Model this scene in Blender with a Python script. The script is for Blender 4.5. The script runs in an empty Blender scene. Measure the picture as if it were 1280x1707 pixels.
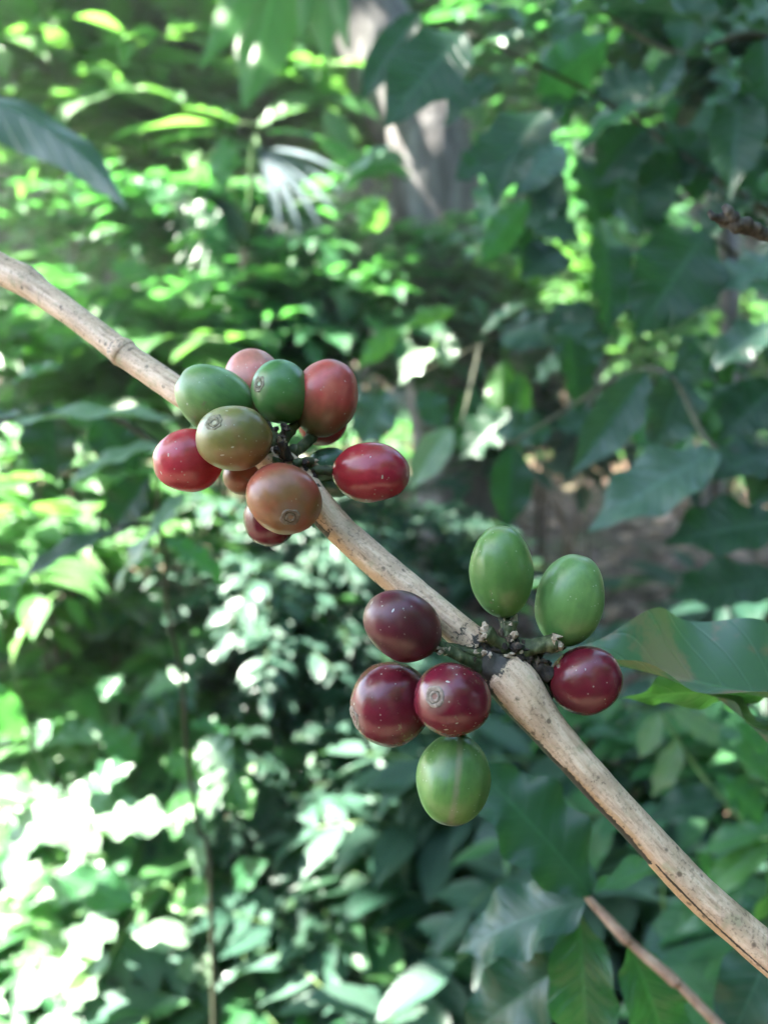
import bpy, math, random
import numpy as np
from mathutils import Vector, Matrix, noise as mnoise

SC = bpy.context.scene
COL = SC.collection
R_ = math.radians

# ------------------------------------------------------------------ camera, sky, sun, exposure
CAM = Vector((0.0, 0.0, 1.30))
PITCH = R_(15)
FPX = 1327.0                                   # focal length in photo pixels (1280 x 1707)
RIGHT = Vector((1, 0, 0))
FWD = Vector((0, math.cos(PITCH), -math.sin(PITCH)))
UP = Vector((0, math.sin(PITCH), math.cos(PITCH)))
cd = bpy.data.cameras.new('camera')
cam = bpy.data.objects.new('camera', cd)
COL.objects.link(cam)
cam.location = CAM
cam.rotation_euler = (math.pi / 2 - PITCH, 0, 0)
cd.sensor_fit = 'VERTICAL'
cd.sensor_height = 36.0
cd.lens = 36.0 * FPX / 1707.0
cd.clip_start = 0.01
cd.clip_end = 500
cd.dof.use_dof = True
cd.dof.focus_distance = 0.154
cd.dof.aperture_fstop = cd.lens / 2.2          # a phone lens: 2.2 mm of glass
SC.camera = cam

SUN_EL, SUN_AZ = R_(54), R_(-80)
SUN = Vector((math.sin(SUN_AZ) * math.cos(SUN_EL), math.cos(SUN_AZ) * math.cos(SUN_EL), math.sin(SUN_EL)))
W = bpy.data.worlds.new('World')
SC.world = W
W.use_nodes = True
wn = W.node_tree
sky = wn.nodes.new('ShaderNodeTexSky')
sky.sky_type = 'NISHITA'
sky.sun_disc = False
sky.sun_elevation = SUN_EL
sky.sun_rotation = SUN_AZ
wn.links.new(sky.outputs[0], wn.nodes['Background'].inputs[0])
wn.nodes['Background'].inputs[1].default_value = 0.075
sl = bpy.data.lights.new('sun', 'SUN')
sl.energy = 5.0
sl.angle = R_(0.53)
sl.color = (1.0, 0.95, 0.86)
so = bpy.data.objects.new('sun', sl)
COL.objects.link(so)
so.rotation_euler = (-SUN).to_track_quat('-Z', 'Y').to_euler()
so.location = SUN * 20
SC.view_settings.view_transform = 'Standard'
SC.view_settings.look = 'None'
SC.view_settings.exposure = 4.3
SC.view_settings.gamma = 1
SC.view_settings.use_curve_mapping = False
SC.render.engine = 'CYCLES'
SC.cycles.max_bounces = 8
SC.cycles.diffuse_bounces = 4
SC.cycles.glossy_bounces = 3
SC.cycles.transmission_bounces = 5
SC.cycles.use_denoising = True
SC.cycles.sample_clamp_indirect = 8


def P(px, py, d):
    """Point of the place seen at photo pixel (px, py), d metres in front of the lens."""
    return CAM + (RIGHT * ((px - 640) / FPX) - UP * ((py - 853.5) / FPX) + FWD) * d


def V(ix, iy, iz):
    """Direction: right, down, towards the viewer."""
    return (RIGHT * ix - UP * iy - FWD * iz).normalized()


# ------------------------------------------------------------------ object helpers
def link(name, mesh, mat=None, parent=None):
    o = bpy.data.objects.new(name, mesh)
    COL.objects.link(o)
    if mat is not None:
        mesh.materials.append(mat)
    if parent is not None:
        o.parent = parent
    return o


def tag(o, label=None, cat=None, group=None, kind=None):
    if label: o['label'] = label
    if cat: o['category'] = cat
    if group: o['group'] = group
    if kind: o['kind'] = kind
    return o


def thing(name, loc, label, cat, group=None):
    o = bpy.data.objects.new(name, None)
    COL.objects.link(o)
    o.location = loc
    o.empty_display_size = 0.02
    return tag(o, label, cat, group)


def np_mesh(name, verts, faces4, uvs=None, smooth=True, attrs=None):
    """verts (n,3), faces4 (m,4) int, uvs (n,2) per vertex, attrs {name: (n,)}"""
    verts = np.asarray(verts, np.float32); faces4 = np.asarray(faces4, np.int32)
    m = bpy.data.meshes.new(name)
    m.vertices.add(len(verts)); m.vertices.foreach_set('co', verts.ravel())
    k = faces4.shape[1]
    m.loops.add(faces4.size); m.loops.foreach_set('vertex_index', faces4.ravel())
    m.polygons.add(len(faces4))
    m.polygons.foreach_set('loop_start', np.arange(0, faces4.size, k, dtype=np.int32))
    m.polygons.foreach_set('loop_total', np.full(len(faces4), k, np.int32))
    m.polygons.foreach_set('use_smooth', np.full(len(faces4), smooth))
    if uvs is not None:
        l = m.uv_layers.new(name='UVMap')
        l.data.foreach_set('uv', np.asarray(uvs, np.float32)[faces4.ravel()].ravel())
    for n, a in (attrs or {}).items():
        at = m.attributes.new(n, 'FLOAT', 'POINT')
        at.data.foreach_set('value', np.asarray(a, np.float32))
    m.update(calc_edges=True)
    m.validate()
    return m


def catmull(pts, n):
    pts = [np.array(p, float) for p in pts]
    p = [2 * pts[0] - pts[1]] + pts + [2 * pts[-1] - pts[-2]]
    out = []
    segs = len(pts) - 1
    for i in range(n):
        u = i / (n - 1) * segs
        k = min(int(u), segs - 1); t = u - k
        a, b, c, d = p[k:k + 4]
        out.append(0.5 * (2 * b + (c - a) * t + (2 * a - 5 * b + 4 * c - d) * t * t + (3 * b - a - 3 * c + d) * t ** 3))
    return np.array(out)


def tube_data(pts, radii, n=24, seg=10, rough=0.0, freq=1.0, seed=0.0, cap=True):
    """Tube through pts (with per-point radii). Returns verts, faces(quads), uv(angle, metres), centreline."""
    c = catmull([list(p) + [r] for p, r in zip(pts, radii)], n)
    ctr, rad = c[:, :3], c[:, 3]
    T = np.gradient(ctr, axis=0); T /= np.linalg.norm(T, axis=1)[:, None] + 1e-12
    ref = np.array([0.0, 0.0, 1.0]) if abs(T[0][2]) < .9 else np.array([1.0, 0, 0])
    N = ref - T[0] * ref.dot(T[0]); N /= np.linalg.norm(N)
    vs, uv = [], []
    s = 0.0
    for i in range(n):
        if i:
            s += np.linalg.norm(ctr[i] - ctr[i - 1])
        N = N - T[i] * N.dot(T[i]); N /= np.linalg.norm(N)
        B = np.cross(T[i], N)
        for j in range(seg):
            a = 2 * math.pi * j / seg
            dirv = N * math.cos(a) + B * math.sin(a)
            r = rad[i]
            if rough:
                q = (ctr[i] + dirv * r) * freq
                r *= 1 + rough * mnoise.noise(Vector((q[0] + seed, q[1], q[2])))
            vs.append(ctr[i] + dirv * r); uv.append((j / seg, s))
    fs = []
    for i in range(n - 1):
        for j in range(seg):
            k = (j + 1) % seg
            fs.append((i * seg + j, i * seg + k, (i + 1) * seg + k, (i + 1) * seg + j))
    if cap:
        for i, rev in ((0, True), (n - 1, False)):
            vs.append(ctr[i] + T[i] * rad[i] * (-.15 if rev else .15)); uv.append((.5, s if i else 0))
            ci = len(vs) - 1
            for j in range(0, seg, 2):
                q = [i * seg + j, i * seg + (j + 1) % seg, i * seg + (j + 2) % seg, ci]
                fs.append(tuple(q[::-1] if rev else q))
    return np.array(vs), np.array(fs), np.array(uv), ctr


def tube(name, mat, parent, pts, radii, **k):
    v, f, u, c = tube_data(pts, radii, **k)
    org = np.array(parent.location) if parent is not None else 0
    return link(name, np_mesh(name, v - org, f, u), mat, parent)


# ------------------------------------------------------------------ materials
class NT:
    def __init__(self, name):
        self.m = bpy.data.materials.new(name)
        self.m.use_nodes = True
        self.t = self.m.node_tree
        self.bsdf = self.t.nodes['Principled BSDF']
        self.out = self.t.nodes['Material Output']

    def n(self, typ, **kw):
        x = self.t.nodes.new('ShaderNode' + typ)
        for k, v in kw.items():
            if k.startswith('i_'):
                key = k[2:]
                x.inputs[int(key) if key.isdigit() else key].default_value = v
            else:
                setattr(x, k, v)
        return x

    def l(self, a, b):
        self.t.links.new(a, b)

    def math(self, op, a, b=None, c=None, clamp=False):
        x = self.n('Math', operation=op); x.use_clamp = clamp
        for i, q in enumerate((a, b, c)):
            if q is None: continue
            if isinstance(q, (int, float)): x.inputs[i].default_value = q
            else: self.l(q, x.inputs[i])
        return x.outputs[0]

    def mix(self, f, a, b, blend='MIX'):
        x = self.n('Mix', data_type='RGBA', blend_type=blend)
        for i, q in ((0, f), (6, a), (7, b)):
            if isinstance(q, (int, float)): x.inputs[i].default_value = q
            elif isinstance(q, tuple): x.inputs[i].default_value = (*q[:3], 1)
            else: self.l(q, x.inputs[i])
        return x.outputs[2]

    def ramp(self, f, stops):
        x = self.n('ValToRGB')
        e = x.color_ramp.elements
        while len(e) < len(stops): e.new(0.5)
        for q, (p, c) in zip(e, stops):
            q.position = p
            q.color = (*c, 1) if isinstance(c, tuple) else (c, c, c, 1)
        self.l(f, x.inputs[0])
        return x.outputs[0]

    def noise(self, vec, scale, detail=3, rough=.55):
        x = self.n('TexNoise', i_Scale=scale, i_Detail=detail, i_Roughness=rough)
        if vec is not None: self.l(vec, x.inputs['Vector'])
        return x.outputs[0]

    def set(self, **k):
        for a, b in k.items():
            a = a.replace('_', ' ')
            if isinstance(b, (int, float, tuple)): self.bsdf.inputs[a].default_value = b
            else: self.l(b, self.bsdf.inputs[a])

    def bump(self, h, strength, dist):
        b = self.n('Bump', i_Strength=strength, i_Distance=dist)
        self.l(h, b.inputs['Height'])
        self.l(b.outputs[0], self.bsdf.inputs['Normal'])
        return b.outputs[0]


def leaf_mat(name, c0, c1, c2, trans, tf=0.33, rough=0.34, blotch=None, near=False, spec=0.5):
    k = NT(name)
    geo = k.n('NewGeometry'); oi = k.n('ObjectInfo')
    rnd = k.math('FRACT', k.math('ADD', geo.outputs['Random Per Island'], oi.outputs['Random']))
    base = k.ramp(rnd, [(0.0, c0), (0.55, c1), (1.0, c2)])
    uv = k.n('UVMap'); sep = k.n('SeparateXYZ'); k.l(uv.outputs[0], sep.inputs[0])
    u, v = sep.outputs[0], sep.outputs[1]
    av = k.math('ABSOLUTE', k.math('SUBTRACT', v, 0.5))            # 0 midrib .. 0.5 margin
    rib = k.math('LESS_THAN', av, 0.018 if near else 0.03)
    q = k.math('FRACT', k.math('SUBTRACT', k.math('MULTIPLY', u, 10.0), k.math('MULTIPLY', av, 3.4)))
    tri = k.math('ABSOLUTE', k.math('SUBTRACT', q, 0.5))           # 0 at a side vein
    vein = k.math('SUBTRACT', 1.0, k.math('MULTIPLY', tri, 14.0 if near else 8.0), clamp=True)
    vv = k.math('MAXIMUM', rib, k.math('MULTIPLY', vein, 0.45))
    tc = k.n('TexCoord')
    nz = k.noise(tc.outputs['Object'], 55 if near else 18, 4)
    base = k.mix(k.ramp(nz, [(.3, 0.0), (.75, .5)]), base, k.mix(1.0, base, (.62, .74, .7), 'MULTIPLY'))
    base = k.mix(k.math('MULTIPLY', vv, 0.32), base, tuple(min(1, x * 1.9 + .02) for x in c1))
    if blotch:
        b = k.noise(tc.outputs['Object'], blotch[1], 4, .6)
        base = k.mix(k.ramp(b, [(blotch[2], 0.0), (blotch[2] + .08, .75)]), base, blotch[0])
    k.set(Base_Color=base, Roughness=rough, Specular_IOR_Level=spec)
    h = k.math('SUBTRACT', k.math('MULTIPLY', nz, .35), k.math('MULTIPLY', k.math('MAXIMUM', rib, vein), .8))
    nrm = k.bump(h, 0.5, 0.0004 if near else 0.002)
    tr = k.n('BsdfTranslucent')
    tcol = k.mix(k.math('MULTIPLY', vv, .5), k.mix(k.math('MULTIPLY', rnd, .5), trans, tuple(x * .55 for x in trans)), tuple(x * 1.4 for x in trans))
    k.l(tcol, tr.inputs[0]); k.l(nrm, tr.inputs[1])
    ms = k.n('MixShader', i_0=tf)
    k.l(k.bsdf.outputs[0], ms.inputs[1]); k.l(tr.outputs[0], ms.inputs[2])
    k.l(ms.outputs[0], k.out.inputs[0])
    return k.m


M = {}
M['leaf_shade_dark'] = leaf_mat('leaf_shade_dark', (.008, .028, .018), (.011, .037, .023), (.020, .052, .027), (.06, .22, .04), .25, .46, spec=.32)  # darkened green, deep shade put into the leaf colour
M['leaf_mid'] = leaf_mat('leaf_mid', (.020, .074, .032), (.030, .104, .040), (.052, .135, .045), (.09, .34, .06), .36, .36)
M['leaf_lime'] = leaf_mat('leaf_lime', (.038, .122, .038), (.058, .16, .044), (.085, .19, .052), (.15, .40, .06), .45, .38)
M['leaf_lit_pale'] = leaf_mat('leaf_lit_pale', (.10, .17, .11), (.14, .22, .14), (.20, .27, .18), (.2, .4, .12), .3, .33)
M['leaf_sheen_blue'] = leaf_mat('leaf_sheen_blue', (.024, .062, .042), (.036, .08, .056), (.058, .105, .075), (.08, .22, .06), .2, .36, spec=.42)  # bluer green with the sky's reflection put into the colour
M['leaf_near'] = leaf_mat('leaf_near', (.050, .108, .075), (.056, .116, .08), (.06, .12, .082), (.10, .27, .05), .25, .38,
                          blotch=((.21, .12, .09), 62, .50), near=True)
M['shoot_dark'] = leaf_mat('shoot_leaf_dark', (.012, .044, .028), (.016, .052, .032), (.022, .062, .034), (.05, .2, .04), .22, .36, near=True, spec=.4)
M['shoot_sheen_blue'] = leaf_mat('shoot_leaf_sheen_blue', (.020, .058, .040), (.026, .066, .046), (.032, .075, .052), (.06, .2, .05), .2, .36, near=True, spec=.4)  # close-up version, blue sky tint painted into the green
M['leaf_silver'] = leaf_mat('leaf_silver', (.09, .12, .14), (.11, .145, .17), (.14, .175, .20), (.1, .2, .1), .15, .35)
M['litter'] = leaf_mat('litter', (.10, .055, .04), (.20, .12, .085), (.34, .22, .17), (.2, .12, .06), .1, .6, spec=.25)


def bark_mat():
    """pale tan coffee bark: streaks along the length, black cracks and flaked orange patches from vertex marks."""
    k = NT('coffee_bark')
    uv = k.n('UVMap'); sep = k.n('SeparateXYZ'); k.l(uv.outputs[0], sep.inputs[0])
    tc = k.n('TexCoord')
    cmb = k.n('CombineXYZ')
    ang = k.math('MULTIPLY', sep.outputs[0], 2 * math.pi)
    k.l(k.math('MULTIPLY', k.math('COSINE', ang), .004), cmb.inputs[0])
    k.l(k.math('MULTIPLY', k.math('SINE', ang), .004), cmb.inputs[1])
    k.l(k.math('MULTIPLY', sep.outputs[1], .16), cmb.inputs[2])
    streak = k.noise(cmb.outputs[0], 900, 5, .65)
    broad = k.noise(tc.outputs['Object'], 140, 4, .6)
    fine = k.noise(tc.outputs['Object'], 1500, 4, .6)
    col = k.ramp(streak, [(.25, (.22, .13, .085)), (.42, (.49, .325, .23)), (.56, (.61, .43, .32)), (.78, (.70, .54, .42))])
    col = k.mix(k.ramp(broad, [(.46, 0.0), (.64, .8)]), col, (.38, .255, .175))
    col = k.mix(k.ramp(k.noise(tc.outputs['Object'], 260, 3), [(.58, 0.0), (.7, .45)]), col, (.21, .22, .12))   # greenish algae
    at = k.n('Attribute', attribute_name='flake')
    fl = k.math('ADD', at.outputs['Fac'], k.math('MULTIPLY', k.math('SUBTRACT', streak, .5), .9))
    col = k.mix(k.ramp(fl, [(.48, 0.0), (.6, .8)]), col, (.40, .235, .12))
    ad = k.n('Attribute', attribute_name='dark')
    dk = k.math('ADD', ad.outputs['Fac'], k.math('ADD', k.math('MULTIPLY', k.math('SUBTRACT', streak, .5), .8),
                                                    k.math('MULTIPLY', k.math('SUBTRACT', fine, .5), .7)))
    dm = k.ramp(dk, [(.47, 0.0), (.60, 1.0)])
    spk = k.ramp(fine, [(.53, 0.0), (.64, .7)])
    col = k.mix(k.math('MULTIPLY', spk, k.ramp(broad, [(.35, .2), (.6, 1.0)])), col, (.15, .10, .07))
    col = k.mix(dm, col, k.mix(fine, (.012, .010, .010), (.05, .036, .028)))
    pit = k.n('TexVoronoi', i_Scale=380.0); k.l(tc.outputs['Object'], pit.inputs['Vector'])
    pm = k.ramp(pit.outputs['Distance'], [(.13, .85), (.24, 0.0)])
    pm2 = k.math('MULTIPLY', pm, k.ramp(k.noise(tc.outputs['Object'], 330, 2), [(.42, 0.0), (.52, 1.0)]))
    col = k.mix(pm2, col, (.10, .065, .045))
    k.set(Base_Color=col, Roughness=.52, Specular_IOR_Level=.4)
    h = k.math('ADD', k.math('MULTIPLY', streak, .8), k.math('ADD', k.math('MULTIPLY', fine, .35), k.math('MULTIPLY', dm, -.6)))
    k.bump(h, .45, .0004)
    return k.m


M['bark'] = bark_mat()


def simple_bark(name, a, b, c, scale, bumpd, rough=.7):
    k = NT(name)
    tc = k.n('TexCoord')
    mp = k.n('Mapping'); mp.inputs['Scale'].default_value = (1, 1, .25)
    k.l(tc.outputs['Object'], mp.inputs[0])
    s = k.noise(mp.outputs[0], scale, 6, .65)
    col = k.ramp(s, [(.3, a), (.5, b), (.7, c)])
    k.set(Base_Color=col, Roughness=rough, Specular_IOR_Level=.3)
    k.bump(s, .8, bumpd)
    return k.m


M['twig_grey'] = simple_bark('twig_grey', (.012, .010, .009), (.05, .04, .035), (.16, .135, .115), 420, .0006)
M['twig_pink'] = simple_bark('twig_pink', (.20, .11, .075), (.33, .20, .15), (.42, .29, .22), 260, .0004, .5)
M['twig_brown'] = simple_bark('twig_brown', (.05, .032, .02), (.12, .085, .055), (.20, .15, .10), 90, .001)
M['twig_dark'] = simple_bark('twig_dark', (.015, .02, .012), (.04, .045, .025), (.08, .075, .05), 90, .001)
M['trunk'] = simple_bark('trunk_bark', (.03, .027, .026), (.095, .088, .085), (.22, .21, .20), 14, .02)
M['stalk'] = simple_bark('stalk_green', (.014, .014, .008), (.042, .055, .022), (.13, .13, .065), 420, .0006, .6)
M['stem_green'] = simple_bark('stem_green', (.03, .07, .02), (.06, .12, .035), (.11, .17, .06), 60, .0006, .5)
M['crust'] = simple_bark('node_crust', (.010, .008, .008), (.035, .025, .02), (.16, .11, .075), 650, .0006, .8)
M['stub_end'] = simple_bark('stub_end', (.12, .08, .05), (.36, .26, .19), (.58, .47, .38), 900, .0005, .8)
M['scar'] = simple_bark('calyx_scar', (.09, .075, .045), (.16, .14, .085), (.25, .235, .16), 1100, .0003, .6)
M['scar_brown'] = simple_bark('calyx_scar_brown', (.10, .06, .045), (.19, .14, .115), (.30, .24, .20), 900, .0003, .6)
M['scar_hole'] = simple_bark('calyx_hole', (.03, .022, .014), (.065, .05, .032), (.11, .09, .06), 1500, .0002, .7)


def soil_mat():
    k = NT('forest_soil')
    tc = k.n('TexCoord')
    a = k.noise(tc.outputs['Object'], 3, 6, .6); b = k.noise(tc.outputs['Object'], 40, 5, .65)
    col = k.ramp(b, [(.3, (.035, .022, .016)), (.5, (.10, .065, .05)), (.68, (.19, .13, .10))])
    col = k.mix(k.ramp(a, [(.45, 0.0), (.65, .7)]), col, (.05, .07, .025))
    k.set(Base_Color=col, Roughness=.9, Specular_IOR_Level=.2)
    k.bump(b, .8, .02)
    return k.m


M['soil'] = soil_mat()


def cherry_mat(name, lo, hi, split=0.5, soft=.35, rough=.33, stripe=0.35, patch=None, seam=None):
    """skin of a coffee cherry; 'lo' colours the stalk end, 'hi' the navel end (local z runs -1..1 as Generated 0..1)."""
    k = NT(name)
    tc = k.n('TexCoord')
    g = k.n('SeparateXYZ'); k.l(tc.outputs['Generated'], g.inputs[0])
    ob = tc.outputs['Object']
    n1 = k.noise(ob, 130, 3, .5)
    z = k.math('ADD', g.outputs[2], k.math('MULTIPLY', k.math('SUBTRACT', n1, .5), .7))
    f = k.ramp(z, [(max(0, split - soft), 0.0), (min(1, split + soft), 1.0)])
    col = k.mix(f, lo, hi)
    mp = k.n('Mapping'); mp.inputs['Scale'].default_value = (1, 1, .12); k.l(ob, mp.inputs[0])
    st = k.noise(mp.outputs[0], 800, 3, .6)                         # fine meridian streaks
    col = k.mix(k.math('MULTIPLY', k.ramp(st, [(.4, 0.0), (.7, 1.0)]), stripe), col, k.mix(1.0, col, (1.35, 1.3, 1.25), 'MULTIPLY'))
    mot = k.noise(ob, 420, 4, .6)
    col = k.mix(k.ramp(mot, [(.5, 0.0), (.75, .4)]), col, k.mix(1.0, col, (.6, .62, .6), 'MULTIPLY'))
    big = k.noise(ob, 75, 4, .6)
    col = k.mix(k.ramp(big, [(.38, .65), (.54, 0.0)]), col, k.mix(1.0, col, (.58, .70, .66), 'MULTIPLY'))
    col = k.mix(k.ramp(big, [(.55, 0.0), (.72, .5)]), col, k.mix(1.0, col, (1.3, 1.35, 1.15), 'MULTIPLY'))
    if patch:
        pn = k.noise(ob, patch[1], 3, .55)
        col = k.mix(k.ramp(pn, [(patch[2], 0.0), (patch[2] + .16, .8)]), col, patch[0])
    if seam:                                                        # brown seam between the two beans
        d = k.math('ABSOLUTE', k.math('ADD', k.math('SUBTRACT', g.outputs[0], seam[1]), k.math('MULTIPLY', k.math('SUBTRACT', mot, .5), .06)))
        front = k.math('GREATER_THAN', g.outputs[1], .5)
        sm = k.math('MULTIPLY', k.math('MULTIPLY', k.ramp(d, [(.014, .8), (.06, 0.0)]), k.ramp(mot, [(.3, 1.0), (.7, .5)])), front)
        col = k.mix(sm, col, seam[0])
        end = k.ramp(k.math('ADD', g.outputs[2], k.math('MULTIPLY', k.math('SUBTRACT', mot, .5), .12)), [(.93, 0.0), (.985, .8)])
        col = k.mix(end, col, (.05, .04, .03))
    halo = k.ramp(k.math('ADD', g.outputs[2], k.math('MULTIPLY', k.math('SUBTRACT', mot, .5), .035)), [(.945, 0.0), (.985, .65)])
    if seam is None:
        col = k.mix(halo, col, k.mix(.5, col, (.25, .19, .155) if hi[0] > hi[1] * 2.2 else (.26, .24, .15)))
    vo = k.n('TexVoronoi', i_Scale=760.0); k.l(ob, vo.inputs['Vector'])
    sp = k.math('MULTIPLY', k.math('LESS_THAN', vo.outputs['Distance'], .13),
                k.math('GREATER_THAN', k.noise(ob, 150, 2), .54))
    col = k.mix(k.math('MULTIPLY', sp, .33), col, (.5, .5, .42))     # pale lenticels
    mp2 = k.n('Mapping'); mp2.inputs['Scale'].default_value = (.35, 1, 1); mp2.inputs['Rotation'].default_value = (.4, .3, .5)
    k.l(ob, mp2.inputs[0])
    v2 = k.n('TexVoronoi', i_Scale=430.0); k.l(mp2.outputs[0], v2.inputs['Vector'])
    du = k.math('MULTIPLY', k.math('LESS_THAN', v2.outputs['Distance'], .075), k.math('GREATER_THAN', n1, .47))
    col = k.mix(k.math('MULTIPLY', du, .5), col, (.6, .6, .55))    # small whitish dashes
    sc = k.n('TexNoise', i_Scale=210.0, i_Detail=5.0, i_Roughness=.7); k.l(mp2.outputs[0], sc.inputs['Vector'])
    col = k.mix(k.ramp(sc.outputs[0], [(.635, 0.0), (.68, .6)]), col, (.17, .13, .085))      # dry scars
    r = k.math('ADD', rough - .08, k.math('MULTIPLY', mot, .18))
    k.set(Base_Color=col, Roughness=r, Specular_IOR_Level=.45, Subsurface_Weight=.12, Subsurface_Radius=(.0022, .0012, .0008),
          Subsurface_Scale=.6, Coat_Weight=.06, Coat_Roughness=.25)
    k.bump(k.math('ADD', k.math('MULTIPLY', st, .5), k.math('MULTIPLY', mot, .5)), .22, .0003)
    return k.m


GREEN = (.090, .175, .046); GREEN2 = (.118, .21, .07)
CH = {
    'green': cherry_mat('cherry_green', (.062, .15, .036), GREEN, .45, .4, stripe=.4),
    'green_pale': cherry_mat('cherry_green_pale', (.078, .185, .05), GREEN2, .4, .45, stripe=.55),
    'green_deep': cherry_mat('cherry_green_deep', (.042, .115, .032), (.07, .17, .048), .5, .4),
    'green_seam': cherry_mat('cherry_green_seam', (.075, .15, .045), (.105, .205, .05), .5, .4, stripe=.6, seam=((.22, .19, .12), .5)),
    'unripe': cherry_mat('cherry_unripe', (.03, .08, .04), (.05, .11, .07), .5, .4),
    'olive': cherry_mat('cherry_olive', (.17, .095, .028), (.17, .155, .05), .6, .4, patch=((.21, .095, .05), 95, .50)),
    'orange': cherry_mat('cherry_orange', (.33, .082, .05), (.21, .088, .035), .62, .3, patch=((.30, .055, .042), 90, .46)),
    'salmon': cherry_mat('cherry_salmon', (.45, .15, .11), (.49, .16, .135), .5, .4, patch=((.38, .075, .075), 80, .50)),
    'coral': cherry_mat('cherry_coral', (.13, .085, .03), (.38, .06, .055), .30, .25, patch=((.48, .15, .10), 90, .58)),
    'red': cherry_mat('cherry_red', (.34, .025, .03), (.40, .034, .052), .5, .4, rough=.22),
    'crimson': cherry_mat('cherry_crimson', (.25, .018, .023), (.28, .017, .037), .5, .4, rough=.22),
    'purple': cherry_mat('cherry_purple', (.068, .009, .015), (.085, .012, .022), .5, .4, rough=.33),
    'wine': cherry_mat('cherry_wine', (.095, .008, .014), (.125, .010, .023), .5, .4, rough=.23),
}

# ------------------------------------------------------------------ leaves
def leaf_grid(nl, nw, tipness=.5, p=.86):
    t = np.linspace(0, 1, nl + 1); s = np.linspace(-1, 1, 2 * nw + 1)
    w = np.sin(math.pi * np.clip(t, 0, 1) ** p) ** .85
    tipf = np.clip((t - .72) / .28, 0, 1)
    w = w * (1 - tipness * tipf * tipf * (3 - 2 * tipf)) + .0
    w[0] = .03; w[-1] = .004
    T, S = np.meshgrid(t, s, indexing='ij')
    Wd = w[:, None] * np.ones_like(S)
    n2 = 2 * nw + 1
    f = [(i * n2 + j, (i + 1) * n2 + j, (i + 1) * n2 + j + 1, i * n2 + j + 1) for i in range(nl) for j in range(2 * nw)]
    return T.ravel(), S.ravel(), Wd.ravel(), np.array(f)


NEAR = leaf_grid(44, 9); MIDG = leaf_grid(16, 4); LOW = leaf_grid(5, 1); BROAD = leaf_grid(30, 6, .2, .8)


def leaf_points(grid, L, half, fold=(20, 20), sag=.08, wave=.04, kw=4.0, ph=0.0, twist=0.0, side=0.0, quilt=0.0):
    """Local leaf: x along, y across, z normal.  fold = degrees each half is raised about the midrib."""
    T, S, Wd, F = grid
    y = S * Wd * half
    fl = np.where(S < 0, R_(fold[0]), R_(fold[1]))
    z = np.abs(y) * np.sin(fl); y2 = y * np.cos(fl)
    z = z + sag * L * 4 * T * (1 - T)
    edge = np.abs(S) ** 1.6
    z = z + wave * half * 2 * edge * np.sin(2 * math.pi * kw * T + ph + np.where(S < 0, 1.3, 0)) * np.minimum(1, Wd * 2)
    y2 = y2 + .10 * wave * half * 10 * edge * np.sign(S) * .5 * np.sin(2 * math.pi * (kw * 1.1) * T + ph * 2) * np.minimum(1, Wd * 2)
    if quilt:
        z = z + quilt * half * np.sin(2 * math.pi * (10 * T - 1.7 * np.abs(S))) * np.minimum(1, 4 * np.abs(S)) * (1 - edge * .5)
    if twist:
        a = twist * (T - .5)
        y2, z = y2 * np.cos(a) - z * np.sin(a), y2 * np.sin(a) + z * np.cos(a)
    y2 = y2 + side * L * 4 * T * (1 - T)
    x = T * L
    return np.stack([x, y2, z], 1), np.stack([T, (S + 1) / 2], 1), F


def leaf(parent, base, tip, half, mat, nrm=(0, -.6, .8), grid=None, label=None, petiole=None, name='leaf', **k):
    grid = grid or MIDG
    b, t = Vector(base), Vector(tip)
    X = t - b; L = X.length; X.normalize()
    N = V(*nrm) if not isinstance(nrm, Vector) else nrm
    Z = N - X * N.dot(X)
    if Z.length < 1e-4: Z = UP - X * UP.dot(X)
    Z.normalize(); Y = Z.cross(X)
    p, uv, F = leaf_points(grid, L, half, **k)
    A = np.array([X, Y, Z])
    w = p @ A + np.array(b) - np.array(parent.location)
    o = link(name, np_mesh(name, w, F, uv), mat, parent)
    if label: o['label'] = label
    return o


def foliage_mesh(name, C, D, Nn, Ls, wr=.36, grid=LOW, org=(0, 0, 0), rng=None, sag=.06, fold=18):
    """many leaves in one mesh. C bases, D directions, Nn normals, Ls lengths (numpy arrays)."""
    n = len(C)
    D = D / np.linalg.norm(D, axis=1)[:, None]
    Nn = Nn - D * np.sum(Nn * D, 1)[:, None]; Nn /= np.linalg.norm(Nn, axis=1)[:, None] + 1e-9
    Y = np.cross(Nn, D)
    T, S, Wd, F = grid
    p, uv, _ = leaf_points(grid, 1.0, wr * .5 * 1.0, fold=(fold, fold), sag=sag, wave=.08)
    k = len(T)
    sg = rng.uniform(-1.2, 1.6, n)
    x = p[None, :, 0] * Ls[:, None]; y = p[None, :, 1] * (Ls * rng.uniform(.8, 1.25, n))[:, None]
    z = p[None, :, 2] * Ls[:, None] + (sag * sg[:, None] * 4 * T * (1 - T)) * Ls[:, None]
    w = C[:, None, :] + x[..., None] * D[:, None, :] + y[..., None] * Y[:, None, :] + z[..., None] * Nn[:, None, :]
    w = w.reshape(-1, 3) - np.array(org)
    f = (F[None] + (np.arange(n) * k)[:, None, None]).reshape(-1, 4)
    return np_mesh(name, w, f, np.tile(uv, (n, 1)))


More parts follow.
